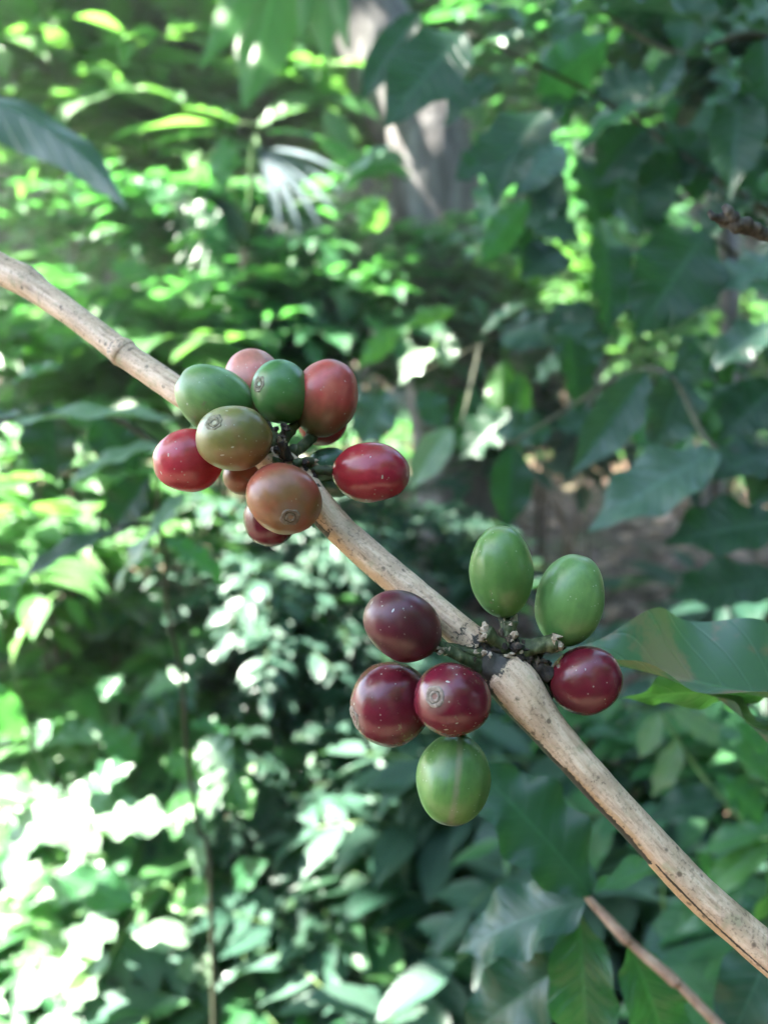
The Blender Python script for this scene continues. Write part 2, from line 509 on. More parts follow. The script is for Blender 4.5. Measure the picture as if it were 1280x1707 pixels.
def crown_leaves(rng, ctr, rad, n, clumps, leaf_len, flat=.7, clump_r=.35, keep=None):
    """leaf bases, directions, normals, lengths spread as clumps of leaves through an ellipsoid."""
    ctr = np.array(ctr); rad = np.array(rad)
    cc = rng.normal(size=(clumps, 3)); cc /= np.linalg.norm(cc, axis=1)[:, None]
    cc *= rng.uniform(.25, 1.0, (clumps, 1)) ** .6
    idx = rng.integers(0, clumps, n)
    off = rng.normal(size=(n, 3)) * clump_r * rng.uniform(.4, 1.2, (clumps, 1))[idx]
    loc = (cc[idx] + off)
    C = ctr + loc * rad
    D = off * rad + .35 * loc * rad
    D = D / (np.linalg.norm(D, axis=1)[:, None] + 1e-9) + rng.normal(size=(n, 3)) * .45
    D[:, 2] = D[:, 2] * .6 - .25
    Nn = rng.normal(size=(n, 3)) * .45 + np.array([0, 0, flat])
    Ls = leaf_len * rng.uniform(.5, 1.45, n)
    if keep is not None:
        kk = keep(C + .5 * Ls[:, None] * D / np.linalg.norm(D, axis=1)[:, None], Ls)
        C, D, Nn, Ls = C[kk], D[kk], Nn[kk], Ls[kk]
    return C, D, Nn, Ls, ctr + cc * rad


def shrub(ctr, rad, n, leaf_len, mat, label, cat='shrub', name='shrub', group='shrubs of the undergrowth behind the branch', seed=1,
          clumps=24, stem_r=.009, clump_r=.33, wr=.42, stems=3, mat_stem='twig_brown', flat=.7):
    rng = np.random.default_rng(seed)
    ctr = Vector(ctr)
    base = Vector((ctr.x + rng.uniform(-.05, .05), ctr.y + rng.uniform(0, .1), 0))
    t = thing(name, base, label, cat, group)
    rad = np.array(rad); cn = np.array(ctr)
    pairs = 7
    sprays = max(8, n // (2 * pairs))
    C, D, Nn, Ls, cc = [], [], [], [], []
    TV, TF, off = [], [], 0
    for k in range(sprays):                                    # leafy twigs: pairs of leaves along a drooping shoot
        q = rng.normal(size=3); q *= rng.uniform(.1, .85) / np.linalg.norm(q)
        p = cn + q * rad
        az = math.atan2(q[1], q[0]) + rng.normal() * .8
        el = rng.uniform(-.15, .65)
        d = np.array([math.cos(az) * math.cos(el), math.sin(az) * math.cos(el), math.sin(el)])
        sz = leaf_len * rng.uniform(.65, 1.3)
        pts = []
        for j in range(pairs):
            pts.append(p.copy())
            side = np.cross(d, (0, 0, 1)); side /= np.linalg.norm(side) + 1e-9
            upv = np.cross(side, d)
            ls = sz * (.75 + .5 * math.sin(math.pi * (j + .8) / (pairs + .5))) * rng.uniform(.85, 1.1)
            for sg in (-1, 1):
                if rng.uniform() < .12: continue
                C.append(p); D.append(side * sg * .85 + d * .6 + np.array([0, 0, -.18]) + rng.normal(size=3) * .16)
                Nn.append(upv + np.array([0, 0, .5]) + rng.normal(size=3) * .28); Ls.append(ls)
            p = p + d * sz * rng.uniform(.36, .5)
            d = d + np.array([0, 0, -.10]) + rng.normal(size=3) * .06; d /= np.linalg.norm(d)
        C.append(p); D.append(d); Nn.append(np.cross(np.cross(d, (0, 0, 1)), d)); Ls.append(sz)
        pts.append(p); cc.append(pts[0])
        pts = [(x, y, max(z, .01)) for x, y, z in pts]
        tv, tf, _, _ = tube_data(pts, [sz * .018] * len(pts), n=9, seg=4)
        TV.append(tv); TF.append(tf + off); off += len(tv)
    C = np.array(C); D = np.array(D); Nn = np.array(Nn); Ls = np.array(Ls); clumps = len(cc)
    low = C[:, 2] < .03
    C[low, 2] = .03 + rng.uniform(0, .1, low.sum())
    link('foliage', foliage_mesh('foliage', C, D, Nn, Ls, wr=wr, org=base, rng=rng), M[mat], t)
    link('twigs', np_mesh('twigs', np.concatenate(TV) - np.array(base), np.concatenate(TF)), M['stem_green'], t)
    for s in range(stems):
        q = cc[rng.integers(0, clumps)]
        b = base + Vector((rng.uniform(-.04, .04), rng.uniform(-.04, .04), 0))
        q = Vector((q[0], q[1], max(q[2], .08)))
        m1 = b.lerp(ctr, .5) + Vector((rng.uniform(-.04, .04), rng.uniform(-.04, .04), 0))
        m1.z = max(m1.z, .04)
        tube('stem', M[mat_stem], t, [b, m1, m1.lerp(q, .6) + Vector((0, 0, .03)), q], [stem_r, stem_r * .8, stem_r * .6, stem_r * .3], n=16, seg=6)
    return t


# ------------------------------------------------------------------ the ground
rng0 = np.random.default_rng(5)
n = 140
gx = np.sinh(np.linspace(-4.2, 4.2, n)) * 3.2
GX, GY = np.meshgrid(gx, gx + 2, indexing='ij')
GZ = np.array([[.05 * mnoise.noise(Vector((x * .6, y * .6, 0))) + .02 * mnoise.noise(Vector((x * 3, y * 3, 4))) - .03 for y in gx + 2] for x in gx])
gv = np.stack([GX, GY, GZ], -1).reshape(-1, 3)
gf = [(i * n + j, (i + 1) * n + j, (i + 1) * n + j + 1, i * n + j + 1) for i in range(n - 1) for j in range(n - 1)]
g = link('ground', np_mesh('ground', gv, np.array(gf)), M['soil'])
tag(g, 'brown forest soil under the bushes and fallen leaves', 'ground', kind='structure')

N_ = 2600                                                     # fallen leaves
C = np.stack([rng0.uniform(.1, 4, N_), rng0.uniform(1.5, 8, N_), rng0.uniform(-.01, .05, N_)], 1)
D = rng0.normal(size=(N_, 3)) * np.array([1, 1, .12]); Nn = rng0.normal(size=(N_, 3)) * .25 + np.array([0, 0, 1])
o = link('leaf_litter', foliage_mesh('leaf_litter', C, D, Nn, rng0.uniform(.07, .17, N_), wr=.45, rng=rng0), M['litter'])
tag(o, 'dry brown fallen leaves lying on the forest floor', 'leaf litter', kind='stuff')

N_ = 9500                                                     # low herbs
C = np.stack([rng0.uniform(-4.5, 4.5, N_), rng0.uniform(.3, 9, N_) , rng0.uniform(.0, .22, N_)], 1)
bare = (C[:, 0] > .3) & (C[:, 0] < 2.2) & (C[:, 1] > 2.0) & (C[:, 1] < 6)
C = C[~bare]; N_ = len(C)
D = rng0.normal(size=(N_, 3)) * np.array([1, 1, .5]) + np.array([0, 0, .2]); Nn = rng0.normal(size=(N_, 3)) * .35 + np.array([0, 0, 1])
o = link('ground_cover', foliage_mesh('ground_cover', C, D, Nn, rng0.uniform(.06, .18, N_), wr=.5, rng=rng0), M['leaf_mid'])
tag(o, 'low green herbs covering the forest floor', 'ground cover', kind='stuff')

# ------------------------------------------------------------------ shade tree: trunk in view, unseen crown overhead, its gaps cut to place the sun flecks
FLECKS = [(P(100, 1400, .95), .31), (P(60, 1020, .85), .16), (P(40, 1200, 1.05), .25), (P(170, 1620, .95), .24), (P(60, 1050, .8), .05), (P(330, 1620, 1.0), .06), 
          (P(230, 1330, 1.2), .12), (P(80, 820, 1.4), .14), (P(400, 235, 1.9), .14), (P(260, 235, 1.9), .10), (P(200, 440, 2.2), .10),
          (P(740, 580, .85), .035), (P(700, 610, .85), .03), (P(830, 640, 1.1), .09), (P(880, 470, 1.3), .08), (P(700, 520, 1.2), .07),
          (P(620, 360, 1.8), .09), (P(860, 370, 1.6), .07), (P(120, 560, 2.0), .08), (P(672, 290, 3.12), .2), (P(520, 930, 1.6), .08),
          (P(450, 1000, 1.5), .09), (P(380, 960, 1.5), .07), (P(1000, 940, 3.9), .10), (P(1070, 910, 3.8), .10), 
          (P(960, 290, 4.0), .22), (P(1040, 400, 3.8), .28), (P(1080, 590, 3.8), .24), (P(860, 450, 3.1), .3), (P(840, 340, 3.3), .22), (P(1150, 520, 3.7), .35), (P(1090, 1220, 1.0), .05), (P(140, 1170, 1.3), .10),
          (P(360, 1230, 1.35), .06), (P(1210, 560, 3.0), .2), (P(590, 460, 2.4), .12), (P(360, 520, 2.3), .10)]
rf = np.random.default_rng(77)
for _ in range(100):
    FLECKS.append((P(rf.uniform(-150, 1050), rf.uniform(0, 1200), rf.uniform(1.2, 4.5)), rf.uniform(.04, .11)))
for _ in range(75):
    FLECKS.append((P(rf.uniform(350, 720), rf.uniform(900, 1650), rf.uniform(1.1, 1.7)), rf.uniform(.012, .035)))
SHADE = [P(640, 850, .16), P(300, 600, .18), P(950, 1200, .16), P(1150, 1080, .2), P(900, 1400, .28), P(1200, 1550, .2), P(1050, 1550, .3), P(1250, 370, .2),
         P(100, 470, .2)]
Sn = np.array(SUN)


def shaft_dist(C, p):
    d = C - np.array(p)
    return np.linalg.norm(d - (d @ Sn)[:, None] * Sn, axis=1)


def keep_crown(C, Ls):
    k = np.ones(len(C), bool)
    for p, r in FLECKS:
        k &= shaft_dist(C, p) > r + .05
    k2 = np.zeros(len(C), bool)
    for p in SHADE:
        k2 |= shaft_dist(C, p) < .13
    return k | k2


TB = P(765, 420, 3.3)
trunk_base = Vector((TB.x + .10, TB.y + .02, 0))
tree = thing('shade_tree', trunk_base, 'grey barked tree trunk behind the leaves at the top centre', 'tree')
tp = [trunk_base, P(730, 330, 3.3), P(665, 170, 3.3), P(600, 0, 3.3), P(560, -160, 3.35), Vector((-.45, 3.6, 3.6))]
v, f, u, c_ = tube_data(tp, [.24, .185, .17, .165, .155, .13], n=70, seg=36, rough=.12, freq=7, seed=3)
link('trunk', np_mesh('trunk', v - np.array(trunk_base), f, u), M['trunk'], tree)
rc = np.random.default_rng(9)
CC = np.array((-2.0, 2.9, 4.9)); CR = np.array((3.1, 3.2, 1.0))
for a in range(9):
    an = a / 9 * 6.283 + .3
    e = Vector(CC + np.array([math.cos(an) * 1.9, math.sin(an) * 2.4, rc.uniform(-.3, .5)]))
    s = Vector((-.45, 3.6, 3.5))
    tube('limb', M['trunk'], tree, [s, s.lerp(e, .4) + Vector((0, 0, .25)), e], [.08, .05, .015], n=18, seg=8)
cl = crown_leaves(rc, CC, CR, 14000, 260, .19, flat=1.0, clump_r=.16, keep=keep_crown)
# thick sprays of leaves added to block the sun from the fruiting branch
Cb = []
for p in SHADE:
    m = 150
    tt = rc.uniform(4.0, 5.4, m)
    rr = rc.normal(size=(m, 3)) * .12
    Cb.append(np.array(p) + tt[:, None] * Sn + rr)
for p, rr_, m in ((P(640, 1380, 1.3), .34, 1300), (P(480, 1250, 1.4), .2, 350), (P(540, 20, 1.70), .14, 70), (P(615, 60, 3.45), .14, 420), (P(620, 900, 1.9), .25, 300), (P(960, 900, 1.2), .25, 300)):  # more leaves added to hold the sun off chosen spots
    q = np.array(p) + rc.uniform(3.6, 4.6, m)[:, None] * Sn + rc.normal(size=(m, 3)) * rr_ * .6
    for fp_, fr_ in (FLECKS if rr_ != .14 else []):
        q = q[shaft_dist(q, fp_) > fr_ + .04]
    Cb.append(q)
Cb = np.concatenate(Cb)
Db = rc.normal(size=Cb.shape); Db[:, 2] *= .4
Nb = rc.normal(size=Cb.shape) * .3 + Sn
Lb = rc.uniform(.14, .24, len(Cb))
link('crown', foliage_mesh('crown', np.concatenate([cl[0], Cb]), np.concatenate([cl[1], Db]), np.concatenate([cl[2], Nb]),
                           np.concatenate([cl[3], Lb]), wr=.5, org=trunk_base, rng=rc), M['leaf_mid'], tree)

# ------------------------------------------------------------------ far trees, then unseen trees added to dim the skylight
FAR = [(-6.2, 10.5, 5.0, 'leaf_lime', 'broad green tree far behind at the upper left edge'),  # lime tone on these left crowns stands for sunlight
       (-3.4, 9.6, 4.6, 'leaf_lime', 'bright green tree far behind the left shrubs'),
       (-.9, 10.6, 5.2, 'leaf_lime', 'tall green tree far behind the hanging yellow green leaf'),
       (1.6, 9.8, 4.6, 'leaf_shade_dark', 'dark green tree far behind the grey trunk'),
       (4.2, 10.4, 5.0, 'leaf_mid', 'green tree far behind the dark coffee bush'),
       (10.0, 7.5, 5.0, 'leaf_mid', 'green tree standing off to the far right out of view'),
       (7.0, 10.8, 5.0, 'leaf_shade_dark', 'dark tree far behind at the right edge')]
UNSEEN_TREES = [(-3.9, -2.4, 3.4, 'leaf_mid', 'unseen green tree added for shade behind the viewer to the left'), (-.6, -3.6, 3.4, 'leaf_shade_dark', 'unseen dark tree added for shade behind the viewer'),  # unseen trees added to cut the open sky's light
          (2.6, -2.0, 4.8, 'leaf_shade_dark', 'unseen dark tree added for shade behind the viewer to the right'), (3.6, 1.2, 5.0, 'leaf_shade_dark', 'unseen dark tree added for shade to the right')]
for i, (x, y, h, m, lab) in enumerate(FAR + UNSEEN_TREES):
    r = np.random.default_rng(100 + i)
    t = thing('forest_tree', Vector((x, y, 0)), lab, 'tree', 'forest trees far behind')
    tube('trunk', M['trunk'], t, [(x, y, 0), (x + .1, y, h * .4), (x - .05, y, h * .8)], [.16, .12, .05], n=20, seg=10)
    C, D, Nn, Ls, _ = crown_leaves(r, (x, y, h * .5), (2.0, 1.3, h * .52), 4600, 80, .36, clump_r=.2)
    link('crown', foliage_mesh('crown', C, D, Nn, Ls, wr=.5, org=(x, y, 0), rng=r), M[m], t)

# ------------------------------------------------------------------ undergrowth shrubs: px, py, depth, radii, leaves, leaf length, material, label
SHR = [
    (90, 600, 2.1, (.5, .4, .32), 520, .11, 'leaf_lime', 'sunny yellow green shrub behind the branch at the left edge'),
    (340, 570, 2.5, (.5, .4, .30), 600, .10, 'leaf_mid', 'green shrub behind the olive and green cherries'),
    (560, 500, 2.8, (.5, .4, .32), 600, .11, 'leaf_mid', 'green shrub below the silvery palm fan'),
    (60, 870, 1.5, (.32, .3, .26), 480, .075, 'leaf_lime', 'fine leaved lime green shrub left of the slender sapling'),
    (420, 990, 1.55, (.30, .3, .24), 760, .045, 'leaf_sheen_blue', 'small leaved glossy shrub under the upper cherries'),
    (560, 1120, 1.6, (.30, .3, .22), 820, .042, 'leaf_shade_dark', 'dark small leaved shrub left of the purple cherries'),
    (470, 1330, 1.4, (.28, .3, .22), 760, .042, 'leaf_shade_dark', 'dark shrub below the purple cherries'),
    (590, 1490, 1.25, (.28, .25, .2), 700, .042, 'leaf_shade_dark', 'dark glossy shrub low under the hanging green cherry'),
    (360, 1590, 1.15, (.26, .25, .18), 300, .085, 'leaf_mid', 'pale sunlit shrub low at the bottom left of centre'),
    (620, 1700, 1.05, (.24, .22, .16), 240, .075, 'leaf_sheen_blue', 'small glossy shrub at the bottom centre'),
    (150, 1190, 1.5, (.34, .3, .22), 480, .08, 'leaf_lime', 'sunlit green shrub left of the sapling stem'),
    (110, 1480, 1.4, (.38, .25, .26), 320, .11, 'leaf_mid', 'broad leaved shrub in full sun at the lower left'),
    (860, 1600, 1.05, (.16, .18, .14), 200, .08, 'leaf_shade_dark', 'dark leafy shrub behind the pinkish twig'),
    (1060, 1350, 1.15, (.22, .2, .15), 260, .08, 'leaf_sheen_blue', 'bluish green shrub behind the lower right of the branch'),
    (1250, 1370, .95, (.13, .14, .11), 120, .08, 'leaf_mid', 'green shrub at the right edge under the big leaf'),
    (660, 920, 2.1, (.24, .3, .2), 320, .07, 'leaf_shade_dark', 'dark shrub in deep shade behind the bare branch'),
    (110, 130, 3.6, (.9, .6, .45), 480, .22, 'leaf_lime', 'tall green shrub behind the arching broad leaf'),  # lime tone puts sunlight into this and the next shrub
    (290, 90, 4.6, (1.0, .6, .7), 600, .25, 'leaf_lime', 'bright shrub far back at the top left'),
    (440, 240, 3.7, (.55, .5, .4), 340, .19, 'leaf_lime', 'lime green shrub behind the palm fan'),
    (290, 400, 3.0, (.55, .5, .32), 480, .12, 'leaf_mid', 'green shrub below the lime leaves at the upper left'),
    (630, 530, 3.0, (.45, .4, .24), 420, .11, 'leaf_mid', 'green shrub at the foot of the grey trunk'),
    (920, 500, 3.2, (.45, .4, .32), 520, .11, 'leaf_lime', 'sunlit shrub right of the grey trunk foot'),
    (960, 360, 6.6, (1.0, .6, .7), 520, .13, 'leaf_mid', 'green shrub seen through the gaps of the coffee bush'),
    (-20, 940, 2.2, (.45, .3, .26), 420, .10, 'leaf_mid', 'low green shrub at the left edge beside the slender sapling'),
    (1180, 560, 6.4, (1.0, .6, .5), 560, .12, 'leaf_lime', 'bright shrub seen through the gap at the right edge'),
    (1290, 100, 3.2, (.6, .5, .6), 600, .13, 'leaf_shade_dark', 'dark shrub behind the coffee bush at the top right'),
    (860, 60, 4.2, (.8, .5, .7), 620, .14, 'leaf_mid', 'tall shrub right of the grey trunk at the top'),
    (960, 700, 3.0, (.55, .3, .2), 420, .10, 'leaf_shade_dark', 'dark shrub above the patch of fallen leaves'),
    (1340, 1090, 1.7, (.16, .2, .16), 160, .09, 'leaf_shade_dark', 'dark shrub right of the patch of fallen leaves'),
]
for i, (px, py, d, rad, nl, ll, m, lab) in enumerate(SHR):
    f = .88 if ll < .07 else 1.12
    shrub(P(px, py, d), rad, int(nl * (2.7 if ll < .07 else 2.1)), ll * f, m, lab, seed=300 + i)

# ------------------------------------------------------------------ the fruiting coffee branch
node_lo, node_up = P(838, 1092, .1575), P(468, 760, .169)
path = [(-620, 90, .250, 25), (-480, 170, .240, 24), (-330, 262, .229, 24), (-190, 345, .218, 26), (-70, 405, .207, 25), (0, 447, .203, 25), (45, 470, .200, 26), (75, 492, .198, 22), (130, 531, .194, 21), (196, 581, .189, 22), (206, 588, .188, 25),
        (222, 600, .187, 22.5), (300, 654, .181, 23), (390, 716, .175, 24), (452, 762, .1705, 29), (490, 796, .169, 30), (530, 842, .167, 27), (575, 890, .166, 25.5),
        (640, 948, .1635, 26.5), (710, 1006, .161, 26), (770, 1056, .159, 27), (806, 1090, .158, 33), (826, 1110, .1575, 37), (842, 1126, .157, 41), (862, 1148, .1565, 42),
        (885, 1180, .156, 37.5), (920, 1224, .155, 32), (985, 1297, .153, 29.5), (1060, 1378, .151, 29), (1160, 1484, .149, 30), (1250, 1564, .147, 31),
        (1340, 1642, .145, 32), (1440, 1732, .143, 33), (1640, 1900, .139, 33), (1860, 2090, .136, 35)]
branch = thing('coffee_branch', P(1860, 2090, .136), 'pale tan coffee branch crossing diagonally, bearing two clusters of cherries', 'branch')
bo = np.array(branch.location)
v, f, u, ctr = tube_data([P(x, y, d) for x, y, d, r in path], [r * d / FPX for x, y, d, r in path], n=1200, seg=72, cap=True)
# marks and lumps on the bark
nv = len(v)
dark = np.zeros(nv); flake = np.zeros(nv)
Rn, Un, Fn = np.array(RIGHT), np.array(UP), np.array(FWD)
camn = np.array(CAM)
disp = np.zeros_like(v)
seg = 72
for i in range(1200):
    for j in range(seg):
        q = i * seg + j
        p = v[q]; nr = p - ctr[i]; nr = nr / np.linalg.norm(nr)
        rel = p - camn; z = rel @ Fn
        px = 640 + FPX * (rel @ Rn) / z; py = 853.5 - FPX * (rel @ Un) / z
        cr = ctr[i] - camn; cz = cr @ Fn
        cx = 640 + FPX * (cr @ Rn) / cz
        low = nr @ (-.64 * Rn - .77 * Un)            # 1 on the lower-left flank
        a = mnoise.noise(Vector(p * 160)); b = mnoise.noise(Vector(p * 420)); c3 = mnoise.noise(Vector(p * 60 + 7))
        h = .00010 * a + .00006 * b
        # node below: cracked black collar between the two lengths of branch
        dn = abs(cx - (812 + 16 * a + 12 * b)) / 34
        dk = max(0, 1 - dn) * 1.0
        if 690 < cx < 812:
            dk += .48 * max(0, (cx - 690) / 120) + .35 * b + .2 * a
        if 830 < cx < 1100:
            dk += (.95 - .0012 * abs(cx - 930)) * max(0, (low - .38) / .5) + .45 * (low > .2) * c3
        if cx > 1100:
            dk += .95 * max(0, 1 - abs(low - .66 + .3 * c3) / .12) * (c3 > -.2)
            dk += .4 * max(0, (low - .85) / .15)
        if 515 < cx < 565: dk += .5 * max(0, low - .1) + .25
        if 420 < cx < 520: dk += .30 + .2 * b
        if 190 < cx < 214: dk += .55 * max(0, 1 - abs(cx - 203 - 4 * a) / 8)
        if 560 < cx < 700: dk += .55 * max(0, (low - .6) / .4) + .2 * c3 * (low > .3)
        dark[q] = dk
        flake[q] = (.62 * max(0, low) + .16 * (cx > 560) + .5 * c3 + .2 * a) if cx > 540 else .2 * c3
        if cx > 845: h += -.00022 * max(0, dk - .3)
        if 795 < cx < 835: h += .0004 * b + .0004 * a - .0003
        disp[q] = nr * h
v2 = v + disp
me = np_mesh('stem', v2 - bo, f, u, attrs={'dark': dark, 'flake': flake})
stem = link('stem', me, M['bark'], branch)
stem['label'] = 'pale tan bark with black cracks and flaked patches'


def cherry(px, py, d, a, b, c, axis, mat, label, hint=(0, 1, 0), navel=True, stalk_to=None, pull=1.0, nr=.17, bump=0.0):
    """a: half length along the stalk-navel axis, b, c: half widths (photo px at depth d). axis points to the navel."""
    s = d / FPX
    Z = V(*axis); H = V(*hint)
    X = (H - Z * H.dot(Z)).normalized(); Y = Z.cross(X)
    ctr = P(px, py, d)
    nt, npz = 64, 44
    vs, uv = [], []
    rs = random.Random(int(px * 7 + py))
    ph = rs.uniform(0, 6.28)
    for i in range(npz + 1):
        th = math.pi * i / npz
        zz = math.cos(th); rr = abs(math.sin(th))
        for j in range(nt):
            al = 2 * math.pi * j / nt
            k = 1 + .012 * math.cos(2 * al + ph) * rr + .062 * mnoise.noise(Vector((math.cos(al) * rr * 1.1 + px, math.sin(al) * rr * 1.1 + py, zz * 1.1))) + .007 * mnoise.noise(Vector((math.cos(al) * rr * 3.2 + px, math.sin(al) * rr * 3.2, zz * 3.2 + py)))
            if zz < 0: k *= 1 - .035 * zz * zz                     # slightly narrower at the stalk
            # shallow groove between the beans
            gro = .016 * math.exp(-(math.sin(al) / .10) ** 2) * rr
            ww = k - gro
            dep = 0.0
            if th < .30: dep = -.030 * (math.cos(th / .30 * math.pi) + 1) / 2
            vs.append((X * (b * rr * math.cos(al) * ww) + Y * (c * rr * math.sin(al) * ww) + Z * (a * (zz + dep))) * s)
    fs = [(i * nt + j, (i + 1) * nt + j, (i + 1) * nt + (j + 1) % nt, i * nt + (j + 1) % nt) for i in range(npz) for j in range(nt)]
    # local mesh frame: z = axis, so that the skin pattern runs pole to pole
    loc = np.array([[q.dot(X), q.dot(Y), q.dot(Z)] for q in vs])
    o = link('coffee_cherry', np_mesh('coffee_cherry', loc, np.array(fs)), CH[mat], branch)
    o.matrix_local = Matrix.Translation(ctr - branch.location) @ Matrix((X, Y, Z)).transposed().to_4x4()
    o['label'] = label
    if navel:
        r0 = nr * (b + c) / 2 * s * 1.75
        ring, fz = [], []
        prof = [(1.0, -.06), (.95, .03), (.84, .07), (.72, .05), (.60, .0), (.52, .02), (.42, .09), (.32, .08), (.22, -.03), (.13, -.09), (.012, -.02)]
        m = 30
        for (pr, pz) in prof:
            for j in range(m):
                al = 2 * math.pi * j / m
                wob = 1 + .30 * mnoise.noise(Vector((math.cos(al) * 1.6 + px, math.sin(al) * 1.6, pr * 3.5)))
                rad = r0 * pr * wob
                # height of the fruit's skin under this point
                f1 = min(.999, rad / (s * (b + c) / 2))
                skin = a * s * (math.sqrt(1 - f1 * f1) - .030 * (math.cos(min(1, math.asin(f1) / .30) * math.pi) + 1) / 2)
                ring.append((rad * math.cos(al) * b / ((b + c) / 2), rad * math.sin(al) * c / ((b + c) / 2), skin + r0 * pz * (.8 + .5 * (wob - 1) * 8)))
        for i in range(len(prof) - 1):
            for j in range(m):
                k2 = (j + 1) % m
                fz.append((i * m + j, (i + 1) * m + j, (i + 1) * m + k2, i * m + k2)[::-1])
        me = np_mesh('navel', np.array(ring), np.array(fz))
        me.materials.append(M['scar_brown' if mat in ('wine', 'purple', 'orange') else 'scar']); me.materials.append(M['scar_hole'])
        mi = np.array([1 if (q // m) in (4, 8) else 0 for q in range(len(fz))], np.int32)
        me.polygons.foreach_set('material_index', mi)
        no = bpy.data.objects.new('navel', me); COL.objects.link(no); no.parent = o
    if stalk_to is not None:
        p0 = ctr - Z * (a * s * .90)
        p2 = stalk_to
        mid = p0.lerp(p2, .5) - Z * (.0016 * pull)
        tube('fruit_stalk', M['stalk'], branch, [p0, p0 - Z * .0008, mid, p2], [.0016, .00125, .0011, .0014], n=22, seg=14, rough=.25, freq=900, seed=px)
    return o


NU = [node_up + V(*q) * .003 for q in ((0, -1, .4), (-.7, -.5, .5), (-.4, .8, .5), (.8, -.3, .2), (.5, .8, .4), (0, .3, 1))]
# upper cluster
cherry(360, 667, .172, 70, 56, 54, (-.80, -.50, .28), 'green_pale', 'green cherry at the upper left of the upper cluster', navel=False, stalk_to=NU[1])
cherry(424, 640, .181, 60, 52, 50, (-.25, -.92, -.25), 'salmon', 'salmon pink cherry behind the two green ones', navel=False, stalk_to=NU[0])
cherry(471, 654, .170, 57, 54, 46, (-.58, -.13, .80), 'green_deep', 'small green cherry showing its round navel', hint=(.1, 1, 0), stalk_to=NU[0], nr=.15)
cherry(543, 664, .173, 66, 54, 53, (.32, -.92, .05), 'coral', 'coral red cherry turning green at its base', navel=False, stalk_to=NU[3])
cherry(536, 700, .184, 44, 43, 42, (.3, -.6, -.5), 'crimson', 'dark red cherry peeping out under the coral one', navel=False, stalk_to=NU[3])
cherry(391, 731, .160, 60, 64, 54, (-.40, -.36, .84), 'olive', 'olive brown cherry facing forward with a round navel', hint=(1, .14, 0), stalk_to=NU[1], nr=.155)
cherry(315, 768, .170, 59, 53, 50, (-.85, .12, .35), 'red', 'glossy red cherry leftmost in the upper cluster', navel=False, stalk_to=NU[1])
cherry(408, 789, .180, 38, 34, 34, (-.5, .6, .1), 'orange', 'small orange cherry behind the olive and orange ones', navel=False, stalk_to=NU[2])
cherry(453, 862, .176, 50, 46, 45, (-.3, .9, .1), 'wine', 'dark red cherry hidden behind the orange one', navel=False, stalk_to=NU[2])
cherry(473, 831, .160, 64, 64, 59, (.28, .50, .82), 'orange', 'orange brown cherry in front of the branch', hint=(.75, .65, 0), stalk_to=NU[5], nr=.15)
cherry(544, 774, .177, 36, 27, 26, (.75, -.35, .2), 'unripe', 'tiny unripe green cherry left of the crimson one', navel=False, stalk_to=NU[4])
cherry(552, 802, .180, 38, 26, 25, (.9, .3, .1), 'unripe', 'tiny dark unripe cherry below the other tiny one', navel=False, stalk_to=NU[4])
cherry(618, 788, .167, 66, 51, 50, (.96, .05, .22), 'crimson', 'crimson cherry lying sideways right of the branch', navel=False, stalk_to=NU[4])
# lower cluster
NL = [node_lo + V(*q) * .0035 for q in ((-.9, -.1, .5), (-.7, .5, .5), (-.3, .9, .3), (.2, -.9, .2), (.8, -.6, .1), (.9, .3, .2))]
cherry(671, 1043, .153, 70, 56, 54, (-.82, -.52, .22), 'purple', 'dark purple cherry topmost of the three by the lower node', navel=False, stalk_to=NL[0], pull=.3)
cherry(652, 1173, .157, 70, 69, 62, (-.88, .25, .40), 'wine', 'dark red cherry with its navel turned left', hint=(.3, 1, 0), stalk_to=NL[1], nr=.16)
cherry(753, 1166, .150, 66, 64, 60, (-.50, -.26, .82), 'wine', 'wine red cherry facing forward with a round navel', hint=(1, .1, 0), stalk_to=NL[1], nr=.17)
cherry(756, 1299, .155, 74, 62, 60, (-.14, .97, .18), 'green_seam', 'green cherry hanging lowest with a brown seam', navel=False, stalk_to=NL[2], hint=(1, 0, 0))
cherry(836, 953, .158, 78, 53, 52, (-.07, -.99, .12), 'green', 'upright green cherry left of its green neighbour', navel=False, stalk_to=NL[3], pull=.2)
cherry(949, 1001, .160, 79, 57, 56, (.22, -.97, .08), 'green_pale', 'pale green cherry leaning right beside the other green one', navel=False, stalk_to=NL[4], pull=.2)
cherry(975, 1134, .157, 62, 54, 52, (.90, -.38, .2), 'wine', 'glossy dark red cherry alone on the right of the node', navel=False, stalk_to=NL[5], pull=.2)


